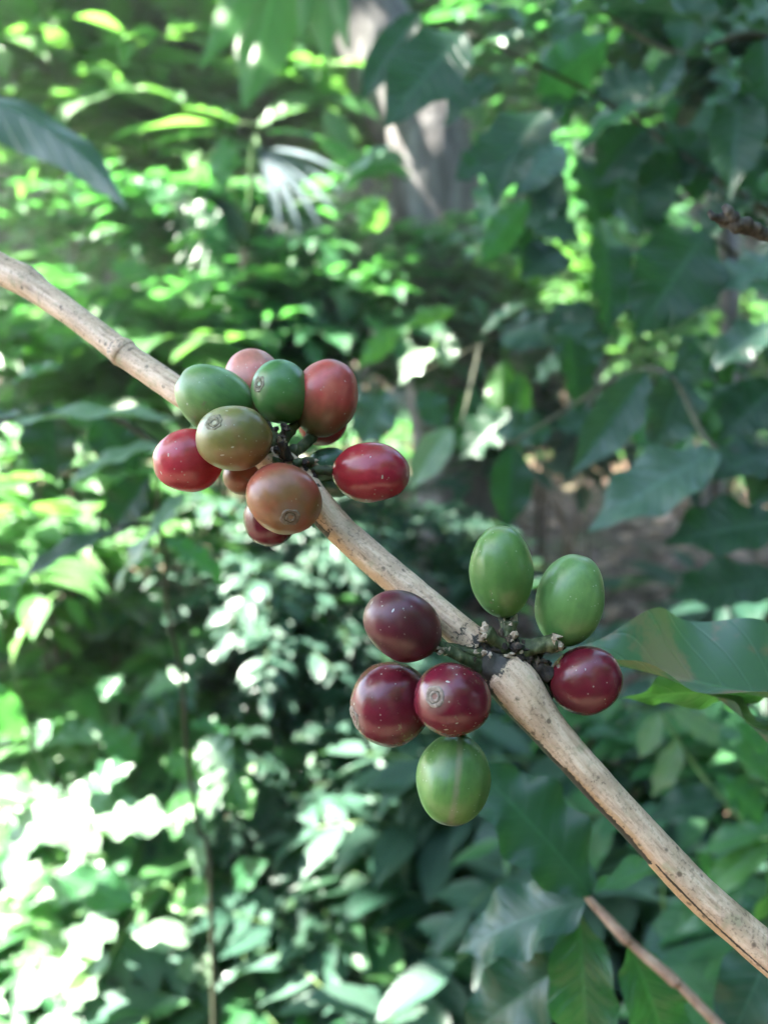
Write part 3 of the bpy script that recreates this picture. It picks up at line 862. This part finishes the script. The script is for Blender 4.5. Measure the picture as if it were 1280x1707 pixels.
def stub(p, e, r0, r1, label, seed, mat='stalk'):
    tube('stalk_stub', M[mat], branch, [p, Vector(p).lerp(Vector(e), .5) + V(0, -.5, .5) * .0004, e], [r0, r0 * .8, r1], n=22, seg=16, rough=.35, freq=700, seed=seed)
    rs = random.Random(seed)
    ax = (Vector(e) - Vector(p)).normalized()
    vs, fs = [], []
    for k in range(6):                                             # torn fibres at the broken end
        a = rs.uniform(0, 6.28)
        sx = ax.orthogonal().normalized(); sy = ax.cross(sx)
        b = Vector(e) + (sx * math.cos(a) + sy * math.sin(a)) * r1 * rs.uniform(.0, .8) - ax * .0004
        t = b + ax * rs.choice([.0003, .0005, .0007, .0018]) + (sx * rs.uniform(-1, 1) + sy * rs.uniform(-1, 1)) * .0006
        w = sx.cross(ax) * r1 * rs.uniform(.25, .6); h = sx * r1 * rs.uniform(.25, .5)
        i0 = len(vs)
        vs += [b - w - h, b + w - h, b + w + h, b - w + h, t - w * .3, t + w * .3, t + w * .25 + h * .3, t - w * .25 + h * .3]
        fs += [(i0, i0 + 1, i0 + 5, i0 + 4), (i0 + 1, i0 + 2, i0 + 6, i0 + 5), (i0 + 2, i0 + 3, i0 + 7, i0 + 6), (i0 + 3, i0, i0 + 4, i0 + 7), (i0 + 4, i0 + 5, i0 + 6, i0 + 7)]
    link('torn_end', np_mesh('torn_end', np.array([tuple(q) for q in vs]) - bo, np.array(fs), smooth=False), M['stub_end'], branch)


stub(P(845, 1088, .1565), P(808, 1056, .1545), .0016, .0017, '', 11)
stub(P(862, 1085, .1575), P(928, 1072, .1555), .0019, .0018, '', 12)
stub(P(800, 1112, .1555), P(742, 1082, .1535), .0014, .0011, '', 13)
stub(P(848, 1080, .158), P(850, 1036, .1575), .0016, .0017, '', 14)
stub(P(880, 1105, .158), P(918, 1128, .157), .0017, .0014, '', 15, 'crust')
stub(P(480, 765, .166), P(470, 735, .164), .0012, .001, '', 16, 'crust')
stub(P(490, 775, .166), P(520, 770, .168), .0012, .001, '', 17, 'stalk')


def crust(name, pts, r, seed, mat='crust', n=9, sx=12, sy=10):
    """lumpy dried flower and stalk remains round a node."""
    rs = random.Random(seed); vs, fs = [], []
    for (x, y, d) in pts:
        for k in range(n):
            c = P(x + rs.uniform(-sx, sx), y + rs.uniform(-sy, sy), d + rs.uniform(-.001, .001))
            rr = r * rs.uniform(.35, 1.0); i0 = len(vs)
            st = Vector((rs.uniform(.6, 1.6), rs.uniform(.6, 1.4), rs.uniform(.6, 1.6)))
            for i in range(6):
                th = math.pi * (i + .02) / 5.04
                for j in range(8):
                    al = j / 8 * 6.283
                    q = Vector((math.sin(th) * math.cos(al) * st.x, math.sin(th) * math.sin(al) * st.y, math.cos(th) * st.z))
                    q *= rr * (1 + .7 * mnoise.noise(q * 2.1 + Vector((seed + k, x, y))))
                    vs.append(c + q)
            fs += [(i0 + i * 8 + j, i0 + i * 8 + (j + 1) % 8, i0 + (i + 1) * 8 + (j + 1) % 8, i0 + (i + 1) * 8 + j) for i in range(5) for j in range(8)]
    o = link(name, np_mesh(name, np.array([tuple(q) for q in vs]) - bo, np.array(fs), smooth=False), M[mat], branch)


crust('node_crust', [(800, 1082, .1562), (825, 1090, .1558), (850, 1086, .1565), (870, 1092, .157), (885, 1110, .158), (815, 1108, .1555), (838, 1100, .1556), (905, 1112, .158), (836, 1074, .157)], .00095, 3)
crust('node_crust', [(790, 1098, .1548), (812, 1122, .1548), (778, 1092, .155), (858, 1100, .1553), (872, 1078, .1562), (846, 1062, .1562), (894, 1096, .157), (830, 1076, .1552)], .00085, 5, n=5)
crust('node_crust', [(468, 742, .1665), (480, 768, .166), (500, 778, .167), (470, 720, .167), (518, 792, .168)], .0008, 4)

crust('torn_flake', [(812, 1054, .1545), (806, 1060, .1545)], .0010, 7, 'stub_end', 4, 5, 5)
crust('torn_flake', [(926, 1066, .1552), (929, 1078, .1553)], .0010, 8, 'stub_end', 4, 4, 5)
crust('torn_flake', [(724, 1077, .1525), (730, 1084, .1528)], .0008, 9, 'stub_end', 4, 4, 5)
crust('torn_flake', [(788, 1076, .1552), (846, 1094, .1550), (858, 1066, .1560), (815, 1098, .1548), (868, 1088, .1555), (800, 1094, .1550)], .0007, 10, 'stub_end', 3, 8, 7)

# ------------------------------------------------------------------ broken twig at the upper right
tw = thing('broken_twig', P(2100, 800, .23), 'dark grey broken twig poking in from the right edge', 'twig')
tube('stem', M['twig_grey'], tw, [P(x, y, d) for x, y, d in ((2100, 800, .23), (1700, 600, .21), (1420, 470, .2), (1330, 420, .199), (1270, 388, .197), (1225, 372, .196), (1202, 360, .196))],
     [.0026, .0022, .0017, .0015, .0015, .0021, .0014], n=60, seg=20, rough=.5, freq=420, seed=2)
tube('spur', M['twig_grey'], tw, [P(1228, 374, .196), P(1212, 352, .194), P(1206, 342, .194)], [.002, .0012, .0006], n=20, seg=10, rough=.5, freq=600, seed=5)
tube('spur', M['twig_grey'], tw, [P(1215, 368, .196), P(1192, 362, .195), P(1180, 352, .195)], [.0016, .0010, .0006], n=20, seg=10, rough=.5, freq=600, seed=6)

# ------------------------------------------------------------------ coffee shoot with the big leaf at the right
sh = thing('coffee_shoot', P(1460, 1420, .22), 'coffee shoot with a large blotched leaf right of the dark red cherry', 'shoot', 'coffee shoots close to the branch')
tube('stem', M['twig_pink'], sh, [P(1460, 1420, .22), P(1455, 1300, .21), P(1440, 1210, .2)], [.002, .0018, .0014], n=20, seg=10)
leaf(sh, P(1440, 1195, .198), P(925, 1085, .188), .0195, M['leaf_near'], nrm=(.05, -.45, .88), grid=NEAR, fold=(-4, 70), sag=-.02, wave=.10, kw=2.6, ph=1.1, quilt=.006,
     label='large dark green leaf with brown blotches and wavy edge')
leaf(sh, P(1300, 1150, .205), P(1036, 1164, .205), .0056, M['leaf_lime'], nrm=(0, -.3, -.8), grid=NEAR, fold=(15, 15), sag=.02, wave=.2, kw=3, ph=.3, label='small bright green leaf under the large one')
leaf(sh, P(1160, 1140, .206), P(1330, 1300, .2), .0060, M['leaf_near'], nrm=(.6, -.7, .25), grid=NEAR, fold=(20, 30), sag=.05, wave=.1, kw=3, ph=2, label='narrow folded leaf with a shining edge')
# ------------------------------------------------------------------ coffee shoot at the lower right
sb = thing('coffee_shoot', P(1660, 2500, .24), 'coffee shoot with a thin pinkish twig below the branch', 'shoot', 'coffee shoots close to the branch')
tube('stem', M['twig_pink'], sb, [P(x, y, d) for x, y, d in ((1660, 2500, .24), (1440, 2060, .252), (1280, 1800, .262), (1200, 1712, .266), (1130, 1640, .27), (1120, 1632, .27), (1050, 1572, .275), (1040, 1562, .275), (985, 1503, .28), (968, 1478, .281))],
     [.0026, .0023, .0021, .0018, .0017, .0021, .0016, .0020, .0014, .0007], n=70, seg=14, rough=.1, freq=300)
B = lambda x, y, d: P(x, y, d)
leaf(sb, B(985, 1492, .28), B(772, 1262, .292), .0165, M['shoot_dark'], nrm=(.35, -.5, .8), grid=NEAR, fold=(22, 6), sag=.05, wave=.09, kw=3.5, ph=.5, quilt=.003, label='large dark leaf with a blue sheen')
leaf(sb, B(980, 1500, .281), B(760, 1590, .30), .0140, M['shoot_sheen_blue'], nrm=(-.1, -.8, .5), grid=NEAR, fold=(10, 10), sag=.06, wave=.1, kw=3, ph=2.5, quilt=.003)
leaf(sb, B(965, 1518, .282), B(985, 1770, .29), .0130, M['leaf_mid'], nrm=(-.35, -.2, .9), grid=NEAR, fold=(22, 22), sag=.06, wave=.09, kw=3, ph=1.5, quilt=.006, label='hanging green leaf folded along its midrib')
leaf(sb, B(1046, 1572, .276), B(1120, 1790, .285), .0125, M['leaf_mid'], nrm=(.2, -.3, .9), grid=NEAR, fold=(10, 20), sag=.05, wave=.12, kw=3, ph=.2, quilt=.006)
leaf(sb, B(990, 1490, .281), B(1170, 1432, .31), .0065, M['leaf_mid'], nrm=(0, -.98, .12), grid=NEAR, fold=(15, 15), sag=.05, wave=.1, kw=3)
leaf(sb, B(950, 1600, .30), B(770, 1740, .32), .0150, M['shoot_dark'], nrm=(-.2, -.6, .7), grid=NEAR, fold=(10, 10), sag=.05, wave=.1, kw=3, ph=4, quilt=.003)
leaf(sb, B(1300, 1545, .31), B(1205, 1760, .31), .0130, M['shoot_sheen_blue'], nrm=(-.3, -.5, .8), grid=NEAR, fold=(10, 10), sag=.05, wave=.08, kw=3, ph=3)

# ------------------------------------------------------------------ other leafy plants whose leaves can be told apart
def sapling(name, label, base, twigs, leaves, cat='sapling', group=None, seed=1, mat_stem='twig_brown', r=.0025):
    t = thing(name, base, label, cat, group)
    rs = random.Random(seed)
    for tw_ in twigs:
        pts = [P(*q) for q in tw_]
        tube('stem', M[mat_stem], t, pts, [r * (1 - .65 * i / max(1, len(pts) - 1)) for i in range(len(pts))], n=10 * len(pts), seg=8, rough=.12, freq=120)
    for (bx, by, bd, tx, ty, td, hp, m, nr) in leaves:
        dd = (bd + td) / 2
        leaf(t, P(bx, by, bd), P(tx, ty, td), hp * dd / FPX, M[m], nrm=nr, fold=(rs.uniform(5, 28), rs.uniform(5, 28)), sag=rs.uniform(.02, .09),
             wave=rs.uniform(.05, .12), kw=rs.uniform(2.5, 4), ph=rs.uniform(0, 6), quilt=.007)
    return t


UPN = (0, -.85, .5)
def ground_under(p):
    return Vector((p.x, p.y, 0))


# the dark coffee bush at the right
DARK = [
    (775, 55, .62, 640, 215, .60, 62, 'leaf_shade_dark', (.3, -.6, .7)), (905, 185, .60, 822, 350, .58, 66, 'leaf_shade_dark', (-.3, -.5, .8)),
    (1065, 5, .62, 790, 80, .62, 52, 'leaf_sheen_blue', (0, -.9, .4)), (1015, 60, .66, 890, 155, .66, 46, 'leaf_mid', (.1, -.2, -.9)),
    (1095, 165, .64, 950, 262, .62, 18, 'leaf_mid', (.2, -.9, .3)), (1125, 88, .58, 1255, 150, .57, 46, 'leaf_sheen_blue', (.2, -.8, .5)),
    (995, 18, .60, 1195, 62, .58, 40, 'leaf_sheen_blue', (0, -.85, .5)), (1132, 92, .60, 1088, 170, .60, 26, 'leaf_sheen_blue', (.3, -.7, .6)),
    (1005, 160, .66, 893, 215, .66, 38, 'leaf_shade_dark', (.1, -.8, .5)), (1235, 150, .60, 1215, 335, .58, 48, 'leaf_shade_dark', (-.4, -.2, .9)),
    (1000, 365, .62, 1012, 565, .60, 46, 'leaf_shade_dark', (.4, -.2, .8)), (1175, 385, .52, 1055, 565, .50, 76, 'leaf_shade_dark', (.25, -.5, .8)),
    (1310, 425, .50, 1185, 495, .50, 48, 'leaf_sheen_blue', (0, -.8, .6)), (1078, 618, .60, 948, 795, .58, 46, 'leaf_sheen_blue', (.5, -.6, .6)),
    (1135, 615, .58, 1083, 765, .57, 52, 'leaf_sheen_blue', (.4, -.6, .7)), (1195, 752, .50, 978, 888, .48, 58, 'leaf_sheen_blue', (.15, -.75, .65)),
    (1300, 755, .52, 1180, 800, .5, 50, 'leaf_shade_dark', (0, -.7, .7)), (1270, 760, .52, 1252, 855, .51, 40, 'leaf_sheen_blue', (.2, -.5, .8)),
    (1300, 870, .5, 1105, 905, .5, 58, 'leaf_shade_dark', (0, -.7, .7)), (1300, 640, .56, 1195, 735, .55, 50, 'leaf_shade_dark', (.2, -.5, .8)),
    (1300, 965, .55, 1110, 1000, .55, 56, 'leaf_shade_dark', (0, -.7, .6)), (852, 742, .70, 843, 885, .70, 40, 'leaf_shade_dark', (.1, -.2, .9)),
    (700, 20, .66, 598, 175, .66, 34, 'leaf_shade_dark', (.3, -.6, .7)), (1160, 250, .72, 1020, 300, .74, 50, 'leaf_shade_dark', (.2, -.5, .8)), (1090, 130, .74, 980, 180, .74, 46, 'leaf_shade_dark', (.2, -.5, .8)),
    (830, 130, .7, 740, 215, .7, 36, 'leaf_shade_dark', (.1, -.7, .7)),
    (1170, 400, .62, 1260, 330, .62, 44, 'leaf_shade_dark', UPN), (1000, 300, .66, 1080, 210, .66, 50, 'leaf_shade_dark', (0, -.3, .9)),
    (1060, 330, .66, 1170, 260, .66, 46, 'leaf_shade_dark', (.1, -.4, .9)), (1160, 340, .66, 1110, 200, .66, 48, 'leaf_shade_dark', (.1, -.4, .9)),
    (960, 260, .7, 1000, 400, .7, 44, 'leaf_shade_dark', (.2, -.3, .9)), (950, 560, .7, 960, 690, .7, 34, 'leaf_shade_dark', (.2, -.3, .9)),
    (1260, 20, .55, 1160, -30, .55, 50, 'leaf_shade_dark', UPN), (1270, 60, .6, 1290, 240, .6, 60, 'leaf_shade_dark', (-.2, -.3, .9)),
    (1220, 640, .62, 1130, 560, .62, 44, 'leaf_shade_dark', (.1, -.3, .9)), (1150, 640, .66, 1240, 780, .66, 70, 'leaf_shade_dark', (.2, -.2, .95)),
    (1010, 20, .68, 880, -20, .68, 44, 'leaf_sheen_blue', UPN), (900, 60, .7, 770, 20, .7, 40, 'leaf_shade_dark', UPN),
    (1290, 540, .6, 1180, 620, .6, 40, 'leaf_sheen_blue', (.1, -.6, .7)), (880, 330, .72, 800, 440, .72, 30, 'leaf_mid', (.1, -.3, -.9)),
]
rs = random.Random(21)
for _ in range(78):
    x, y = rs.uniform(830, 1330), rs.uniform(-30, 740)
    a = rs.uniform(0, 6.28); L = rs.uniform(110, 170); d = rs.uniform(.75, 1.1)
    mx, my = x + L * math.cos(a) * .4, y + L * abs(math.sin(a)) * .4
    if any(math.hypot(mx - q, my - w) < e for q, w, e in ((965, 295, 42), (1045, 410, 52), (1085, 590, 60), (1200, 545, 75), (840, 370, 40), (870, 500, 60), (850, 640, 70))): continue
    DARK.append((x, y, d, x + L * math.cos(a) * .75, y + L * abs(math.sin(a)) * .8, d + rs.uniform(-.04, .04), rs.uniform(28, 46) , rs.choice(['leaf_shade_dark', 'leaf_shade_dark', 'leaf_shade_dark', 'leaf_sheen_blue', 'leaf_mid']),
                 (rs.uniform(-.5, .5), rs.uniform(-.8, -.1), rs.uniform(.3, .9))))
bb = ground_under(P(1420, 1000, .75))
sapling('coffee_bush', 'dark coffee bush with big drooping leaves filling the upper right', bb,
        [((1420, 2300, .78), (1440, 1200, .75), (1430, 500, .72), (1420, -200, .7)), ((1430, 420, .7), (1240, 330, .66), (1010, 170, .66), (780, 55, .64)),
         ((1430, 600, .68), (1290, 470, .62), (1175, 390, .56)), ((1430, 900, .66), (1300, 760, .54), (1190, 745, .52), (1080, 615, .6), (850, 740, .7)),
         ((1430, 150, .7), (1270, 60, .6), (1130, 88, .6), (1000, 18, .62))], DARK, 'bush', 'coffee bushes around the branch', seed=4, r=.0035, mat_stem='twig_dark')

# yellow-green curled leaves at the lower right edge
CUR = [(1285, 1385, .55, 1165, 1425, .55, 26, 'leaf_mid', (.1, -.9, .3)), (1290, 1400, .55, 1150, 1510, .55, 24, 'leaf_lime', (.3, -.7, .4)), (1300, 1400, .56, 1240, 1560, .54, 30, 'leaf_lime', (.6, -.3, .5)),
       (1270, 1370, .57, 1190, 1290, .57, 34, 'leaf_mid', (0, -.6, .7)), (1300, 1330, .57, 1190, 1240, .57, 40, 'leaf_mid', UPN), (1210, 1330, .6, 1080, 1370, .6, 34, 'leaf_shade_dark', UPN),
       (1250, 1460, .58, 1120, 1560, .58, 30, 'leaf_mid', (.2, -.7, .5)), (1200, 1240, .6, 1110, 1180, .6, 24, 'leaf_lit_pale', (-.1, -.5, .8)), (1130, 1230, .66, 1085, 1330, .66, 22, 'leaf_lit_pale', (.1, -.4, .9)),
       (1095, 1190, .62, 1065, 1265, .62, 20, 'leaf_lit_pale', (.1, -.4, .9)), (1160, 1420, .62, 1190, 1480, .62, 24, 'leaf_mid', UPN), (1280, 1280, .6, 1220, 1200, .6, 30, 'leaf_mid', UPN)]
sapling('coffee_bush', 'young coffee bush with curled yellow green leaves at the lower right edge', ground_under(P(1380, 1500, .6)),
        [((1400, 2500, .6), (1370, 1800, .58), (1310, 1420, .56), (1290, 1300, .58)), ((1310, 1420, .56), (1200, 1330, .6), (1100, 1190, .62))], CUR, 'bush', 'coffee bushes around the branch', seed=6, r=.003, mat_stem='stem_green')

# slender sapling at the left
ES = [(20, 705, .50, 300, 700, .50, 34, 'leaf_lit_pale', (.1, -.95, .25)), (275, 742, .50, 108, 818, .49, 28, 'leaf_lit_pale', (.0, -.95, .35)), (312, 820, .52, 246, 895, .51, 17, 'leaf_lit_pale', (.3, -.8, .4)),  # pale colour of these three leaves stands for sky sheen
      (195, 888, .52, 25, 978, .51, 34, 'leaf_shade_dark', (.1, -.85, .5)), (85, 675, .52, 95, 805, .53, 52, 'leaf_shade_dark', (.0, -.3, .9)), (40, 690, .56, -60, 760, .56, 40, 'leaf_sheen_blue', UPN),
      (250, 790, .56, 180, 900, .57, 40, 'leaf_shade_dark', (0, -.4, .9)), (160, 690, .54, 230, 790, .55, 44, 'leaf_shade_dark', (0, -.4, .9)), (275, 900, .58, 380, 980, .6, 26, 'leaf_mid', UPN),
      (268, 880, .58, 190, 1000, .6, 30, 'leaf_mid', UPN), (20, 640, .6, 110, 610, .6, 26, 'leaf_mid', UPN)]
sapling('coffee_sapling', 'slender coffee sapling with glossy drooping leaves left of the upper cherries', ground_under(P(370, 1900, .8)),
        [((370, 2300, .8), (352, 1500, .74), (330, 1380, .71), (312, 1250, .68), (303, 1130, .64), (280, 1020, .62), (276, 930, .57), (262, 850, .55), (270, 745, .51)), ((268, 870, .555), (190, 880, .53)), ((270, 745, .51), (170, 690, .52), (20, 700, .51), (-80, 720, .51))],
        ES, 'sapling', seed=8, r=.0028, mat_stem='twig_dark')

# seedling with sunlight painted into pale leaves, behind the middle of the branch
FS = [(748, 612, .85, 735, 548, .85, 25, 'leaf_lit_pale', (-.2, -.6, .7)), (718, 582, .85, 666, 642, .85, 24, 'leaf_lit_pale', (.1, -.8, .5)), (752, 712, .75, 680, 820, .74, 30, 'leaf_lit_pale', (.2, -.6, .7)),
      (760, 515, .95, 672, 545, .95, 16, 'leaf_lime', (0, -.4, -.8)), (668, 545, .95, 596, 612, .95, 20, 'leaf_lime', (0, -.3, -.9)), (645, 650, .7, 600, 745, .7, 40, 'leaf_sheen_blue', (.2, -.5, .8)),
      (655, 238, .9, 563, 320, .9, 18, 'leaf_lit_pale', (0, -.9, .4)), (640, 330, 1.0, 600, 385, 1.0, 30, 'leaf_lime', (0, -.2, -.9)), (700, 650, .8, 740, 720, .8, 32, 'leaf_sheen_blue', (.2, -.4, .8)),
      (880, 505, .9, 800, 560, .9, 20, 'leaf_lit_pale', UPN), (920, 470, .95, 860, 420, .95, 24, 'leaf_lime', (0, -.3, -.9)), (860, 400, 1.0, 800, 380, 1.0, 26, 'leaf_lime', (0, -.2, -.9)),
      (840, 600, 1.0, 830, 720, 1.0, 30, 'leaf_lime', (.1, -.1, -.95)), (870, 620, 1.0, 870, 730, 1.0, 26, 'leaf_lime', (-.2, -.1, -.95)), (950, 590, .95, 890, 640, .95, 20, 'leaf_lit_pale', UPN),
      (790, 640, .95, 760, 760, .95, 26, 'leaf_shade_dark', (.2, -.4, .9)), (600, 640, .8, 560, 720, .8, 30, 'leaf_sheen_blue', UPN)]
sapling('coffee_seedling', 'young plant with pale sunlit leaves right of the coral cherry', ground_under(P(980, 1400, 1.15)),
        [((980, 2000, 1.2), (985, 1200, 1.1), (975, 800, 1.0), (960, 470, .95)), ((975, 520, .95), (890, 530, .92), (800, 575, .9), (690, 625, .85)), ((800, 575, .9), (770, 700, .82), (750, 715, .76))],
        FS, 'seedling', seed=9, r=.0022, mat_stem='twig_dark')

LS = [(395, 212, 1.9, 165, 240, 1.88, 24, 'leaf_lime', (-.2, -.8, .4)), (385, 226, 1.9, 245, 250, 1.9, 17, 'leaf_lit_pale', (-.2, -.9, .3)), (372, 222, 1.9, 366, 318, 1.88, 30, 'leaf_lime', (.2, -.1, -.95)),
      (400, 205, 1.9, 300, 180, 1.9, 20, 'leaf_lime', (-.2, -.8, .4)), (430, 212, 1.9, 520, 180, 1.92, 26, 'leaf_lime', (-.2, -.7, .5)), (440, 220, 1.9, 550, 235, 1.9, 22, 'leaf_mid', (-.2, -.8, .4)),
      (250, 470, 2.0, 180, 440, 2.0, 24, 'leaf_lime', (-.2, -.6, .6)), (240, 480, 2.0, 200, 540, 2.0, 20, 'leaf_lime', (-.2, -.4, .8)), (280, 420, 2.0, 350, 390, 2.0, 24, 'leaf_lime', (-.3, -.7, .5)),
      (300, 330, 2.0, 200, 300, 2.0, 26, 'leaf_mid', (-.2, -.7, .5)), (310, 340, 2.0, 380, 400, 2.0, 26, 'leaf_mid', (-.2, -.5, .8))]
sapling('leafy_plant', 'plant with broad yellow green sunlit leaves left of the silvery palm fan', ground_under(P(420, 900, 2.1)),
        [((420, 1400, 2.1), (360, 700, 2.05), (310, 420, 2.0), (330, 300, 1.95), (390, 212, 1.9), (440, 212, 1.9)), ((310, 440, 2.0), (250, 475, 2.0))], LS, 'plant', seed=12, r=.006, mat_stem='stem_green')

# leafy plant at the lower left, full sun put into its pale leaves
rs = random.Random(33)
GS = [(15, 1500, .95, 105, 1305, .95, 46, 'leaf_lit_pale', (-.3, -.8, .5)), (190, 1460, 1.0, 60, 1500, .98, 46, 'leaf_lit_pale', (-.2, -.9, .4)), (20, 1110, .8, 100, 985, .8, 26, 'leaf_lit_pale', (-.4, -.8, .4)),
      (170, 1300, 1.0, 110, 1380, 1.0, 34, 'leaf_lit_pale', (-.2, -.9, .5)), (250, 1470, 1.0, 130, 1570, 1.0, 40, 'leaf_lit_pale', (-.3, -.8, .5)), (180, 1590, .95, 110, 1690, .94, 36, 'leaf_lit_pale', (-.3, -.7, .6)),
      (320, 1590, 1.0, 310, 1640, 1.0, 18, 'leaf_lit_pale', UPN), (350, 1590, 1.0, 340, 1650, 1.0, 18, 'leaf_lit_pale', UPN), (0, 1330, 1.0, -60, 1450, 1.0, 40, 'leaf_lit_pale', UPN)]
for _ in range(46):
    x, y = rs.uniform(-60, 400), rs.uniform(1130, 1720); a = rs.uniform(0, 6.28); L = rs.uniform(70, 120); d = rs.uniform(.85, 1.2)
    GS.append((x, y, d, x + L * math.cos(a), y + L * .6 * math.sin(a), d + rs.uniform(-.04, .04), rs.uniform(22, 36), rs.choice(['leaf_mid', 'leaf_lime', 'leaf_lit_pale', 'leaf_lit_pale']), (rs.uniform(-.6, 0), -.75, rs.uniform(.3, .8))))
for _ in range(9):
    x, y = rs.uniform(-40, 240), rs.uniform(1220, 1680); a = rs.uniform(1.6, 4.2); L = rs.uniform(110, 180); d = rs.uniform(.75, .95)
    GS.append((x + 60, y - 30, d, x + 60 + L * math.cos(a), y - 30 - L * .7 * math.sin(a), d + rs.uniform(-.04, .04), rs.uniform(30, 42), rs.choice(['leaf_lit_pale', 'leaf_lit_pale', 'leaf_mid']), (rs.uniform(-.5, -.2), -.75, rs.uniform(.35, .6))))
sapling('leafy_plant', 'broad leaved plant at the lower left, sun glare painted as pale leaves', ground_under(P(130, 1800, 1.1)),
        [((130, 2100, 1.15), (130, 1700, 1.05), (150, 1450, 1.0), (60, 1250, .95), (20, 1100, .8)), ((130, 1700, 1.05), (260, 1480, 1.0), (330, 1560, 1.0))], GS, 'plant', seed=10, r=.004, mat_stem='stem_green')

# ------------------------------------------------------------------ broad arching leaf, upper left, and hanging strap leaves at the top
bn = thing('banana_plant', ground_under(P(-700, 900, 1.3)), 'plant with one big dark arching leaf at the upper left', 'plant')
tube('stem', M['stem_green'], bn, [bn.location, P(-700, 700, 1.3), P(-560, 250, 1.0), P(-200, 130, .60)], [.03, .025, .012, .004], n=40, seg=14)
leaf(bn, P(-200, 130, .60), P(212, 350, .56), .026, M['leaf_sheen_blue'], nrm=(.1, -.62, .8), grid=BROAD, fold=(-42, -22), sag=.03, side=.13, wave=.05, kw=3, label='big dark arching leaf with pale rim')
hp = thing('strap_plant', ground_under(P(720, 420, 3.85)), 'tall plant with hanging yellow green strap leaves at the top', 'plant')
tube('stem', M['stem_green'], hp, [hp.location, P(668, 170, 3.75), P(600, -60, 3.6), P(560, -330, 2.8), P(500, -260, 1.85)], [.03, .028, .02, .015, .008], n=40, seg=12)
for (bx, by, tx, ty, hw, m) in ((500, -260, 545, 115, 42, 'leaf_lime'), (500, -260, 500, 80, 22, 'leaf_lime'), (500, -260, 580, 90, 26, 'leaf_lime'), (480, -250, 405, 185, 70, 'leaf_lime'), (480, -250, 330, 120, 40, 'leaf_lime')):
    leaf(hp, P(bx, by, 1.85), P(tx, ty, 1.6), hw * 1.65 / FPX, M[m], nrm=(.1, -.3, -.9), grid=BROAD, fold=(18, 18), sag=.06, wave=.03)

# ------------------------------------------------------------------ fan palm
fp = thing('fan_palm', ground_under(P(420, 600, 2.4)), 'fan palm with a silvery fan of narrow leaflets at the upper centre', 'palm')
tube('stem', M['twig_brown'], fp, [fp.location, P(420, 600, 2.4), P(415, 420, 2.4)], [.04, .035, .03], n=24, seg=10)
for q, (hx, hy, hd, a0, a1, nl, L0, m) in enumerate([(432, 250, 2.1, 16, 76, 6, 175, 'leaf_silver'), (370, 330, 2.3, 60, 190, 11, 110, 'leaf_shade_dark'), (470, 350, 2.35, -10, 120, 12, 120, 'leaf_shade_dark'), (345, 380, 2.2, 40, 150, 7, 85, 'leaf_mid')]):
    tube('petiole', M['stem_green'], fp, [P(415, 420, 2.4), P((415 + hx) / 2, min(hy, 420) - 10, (hd + 2.4) / 2), P(hx, hy, hd)], [.012, .009, .006], n=14, seg=8)
    for i in range(nl):
        a = R_(a0 + (a1 - a0) * i / (nl - 1)); L = L0 * (1 - .25 * abs(i / (nl - 1) - .5))
        leaf(fp, P(hx, hy, hd), P(hx + L * math.cos(a), hy + L * math.sin(a), hd - .08), (9 if q == 0 else 8) * hd / FPX, M[m], nrm=(.1, -.7, .6), grid=LOW, fold=(25, 25), sag=.06, wave=0, name='leaflet')

# thin grey trunk in the bright gap at the right
th = thing('thin_tree', ground_under(P(1214, 560, 4.2)), 'thin grey trunk in the bright gap at the right edge', 'tree')
tube('trunk', M['trunk'], th, [th.location, P(1214, 600, 4.2), P(1210, 300, 4.2), P(1205, -100, 4.25), P(1200, -500, 4.3)], [.06, .05, .045, .04, .02], n=40, seg=12)
r = np.random.default_rng(55)
ct = P(1200, -560, 4.3)
C, D, Nn, Ls, _ = crown_leaves(r, ct, (1.2, 1.1, .6), 1500, 50, .17, clump_r=.2)
link('crown', foliage_mesh('crown', C, D, Nn, Ls, wr=.5, org=th.location, rng=r), M['leaf_mid'], th)

# ------------------------------------------------------------------ thin haze added to lift the distant tones
hz = bpy.data.materials.new('added_haze'); hz.use_nodes = True
hn = hz.node_tree; hn.nodes.remove(hn.nodes['Principled BSDF'])
pv = hn.nodes.new('ShaderNodeVolumePrincipled')
pv.inputs['Color'].default_value = (.90, .95, .93, 1); pv.inputs['Density'].default_value = .0045; pv.inputs['Anisotropy'].default_value = .2
hn.links.new(pv.outputs[0], hn.nodes['Material Output'].inputs['Volume'])
bx = np.array([(x, y, z) for x in (-110, 110) for y in (-110, 112) for z in (-1.2, 8.5)], float)
hv = link('haze', np_mesh('haze', bx, np.array([(0, 1, 3, 2), (4, 6, 7, 5), (0, 4, 5, 1), (2, 3, 7, 6), (0, 2, 6, 4), (1, 5, 7, 3)]), smooth=False), hz)
tag(hv, 'thin haze volume added to lift the far tones like a lens veil', 'haze', kind='stuff')
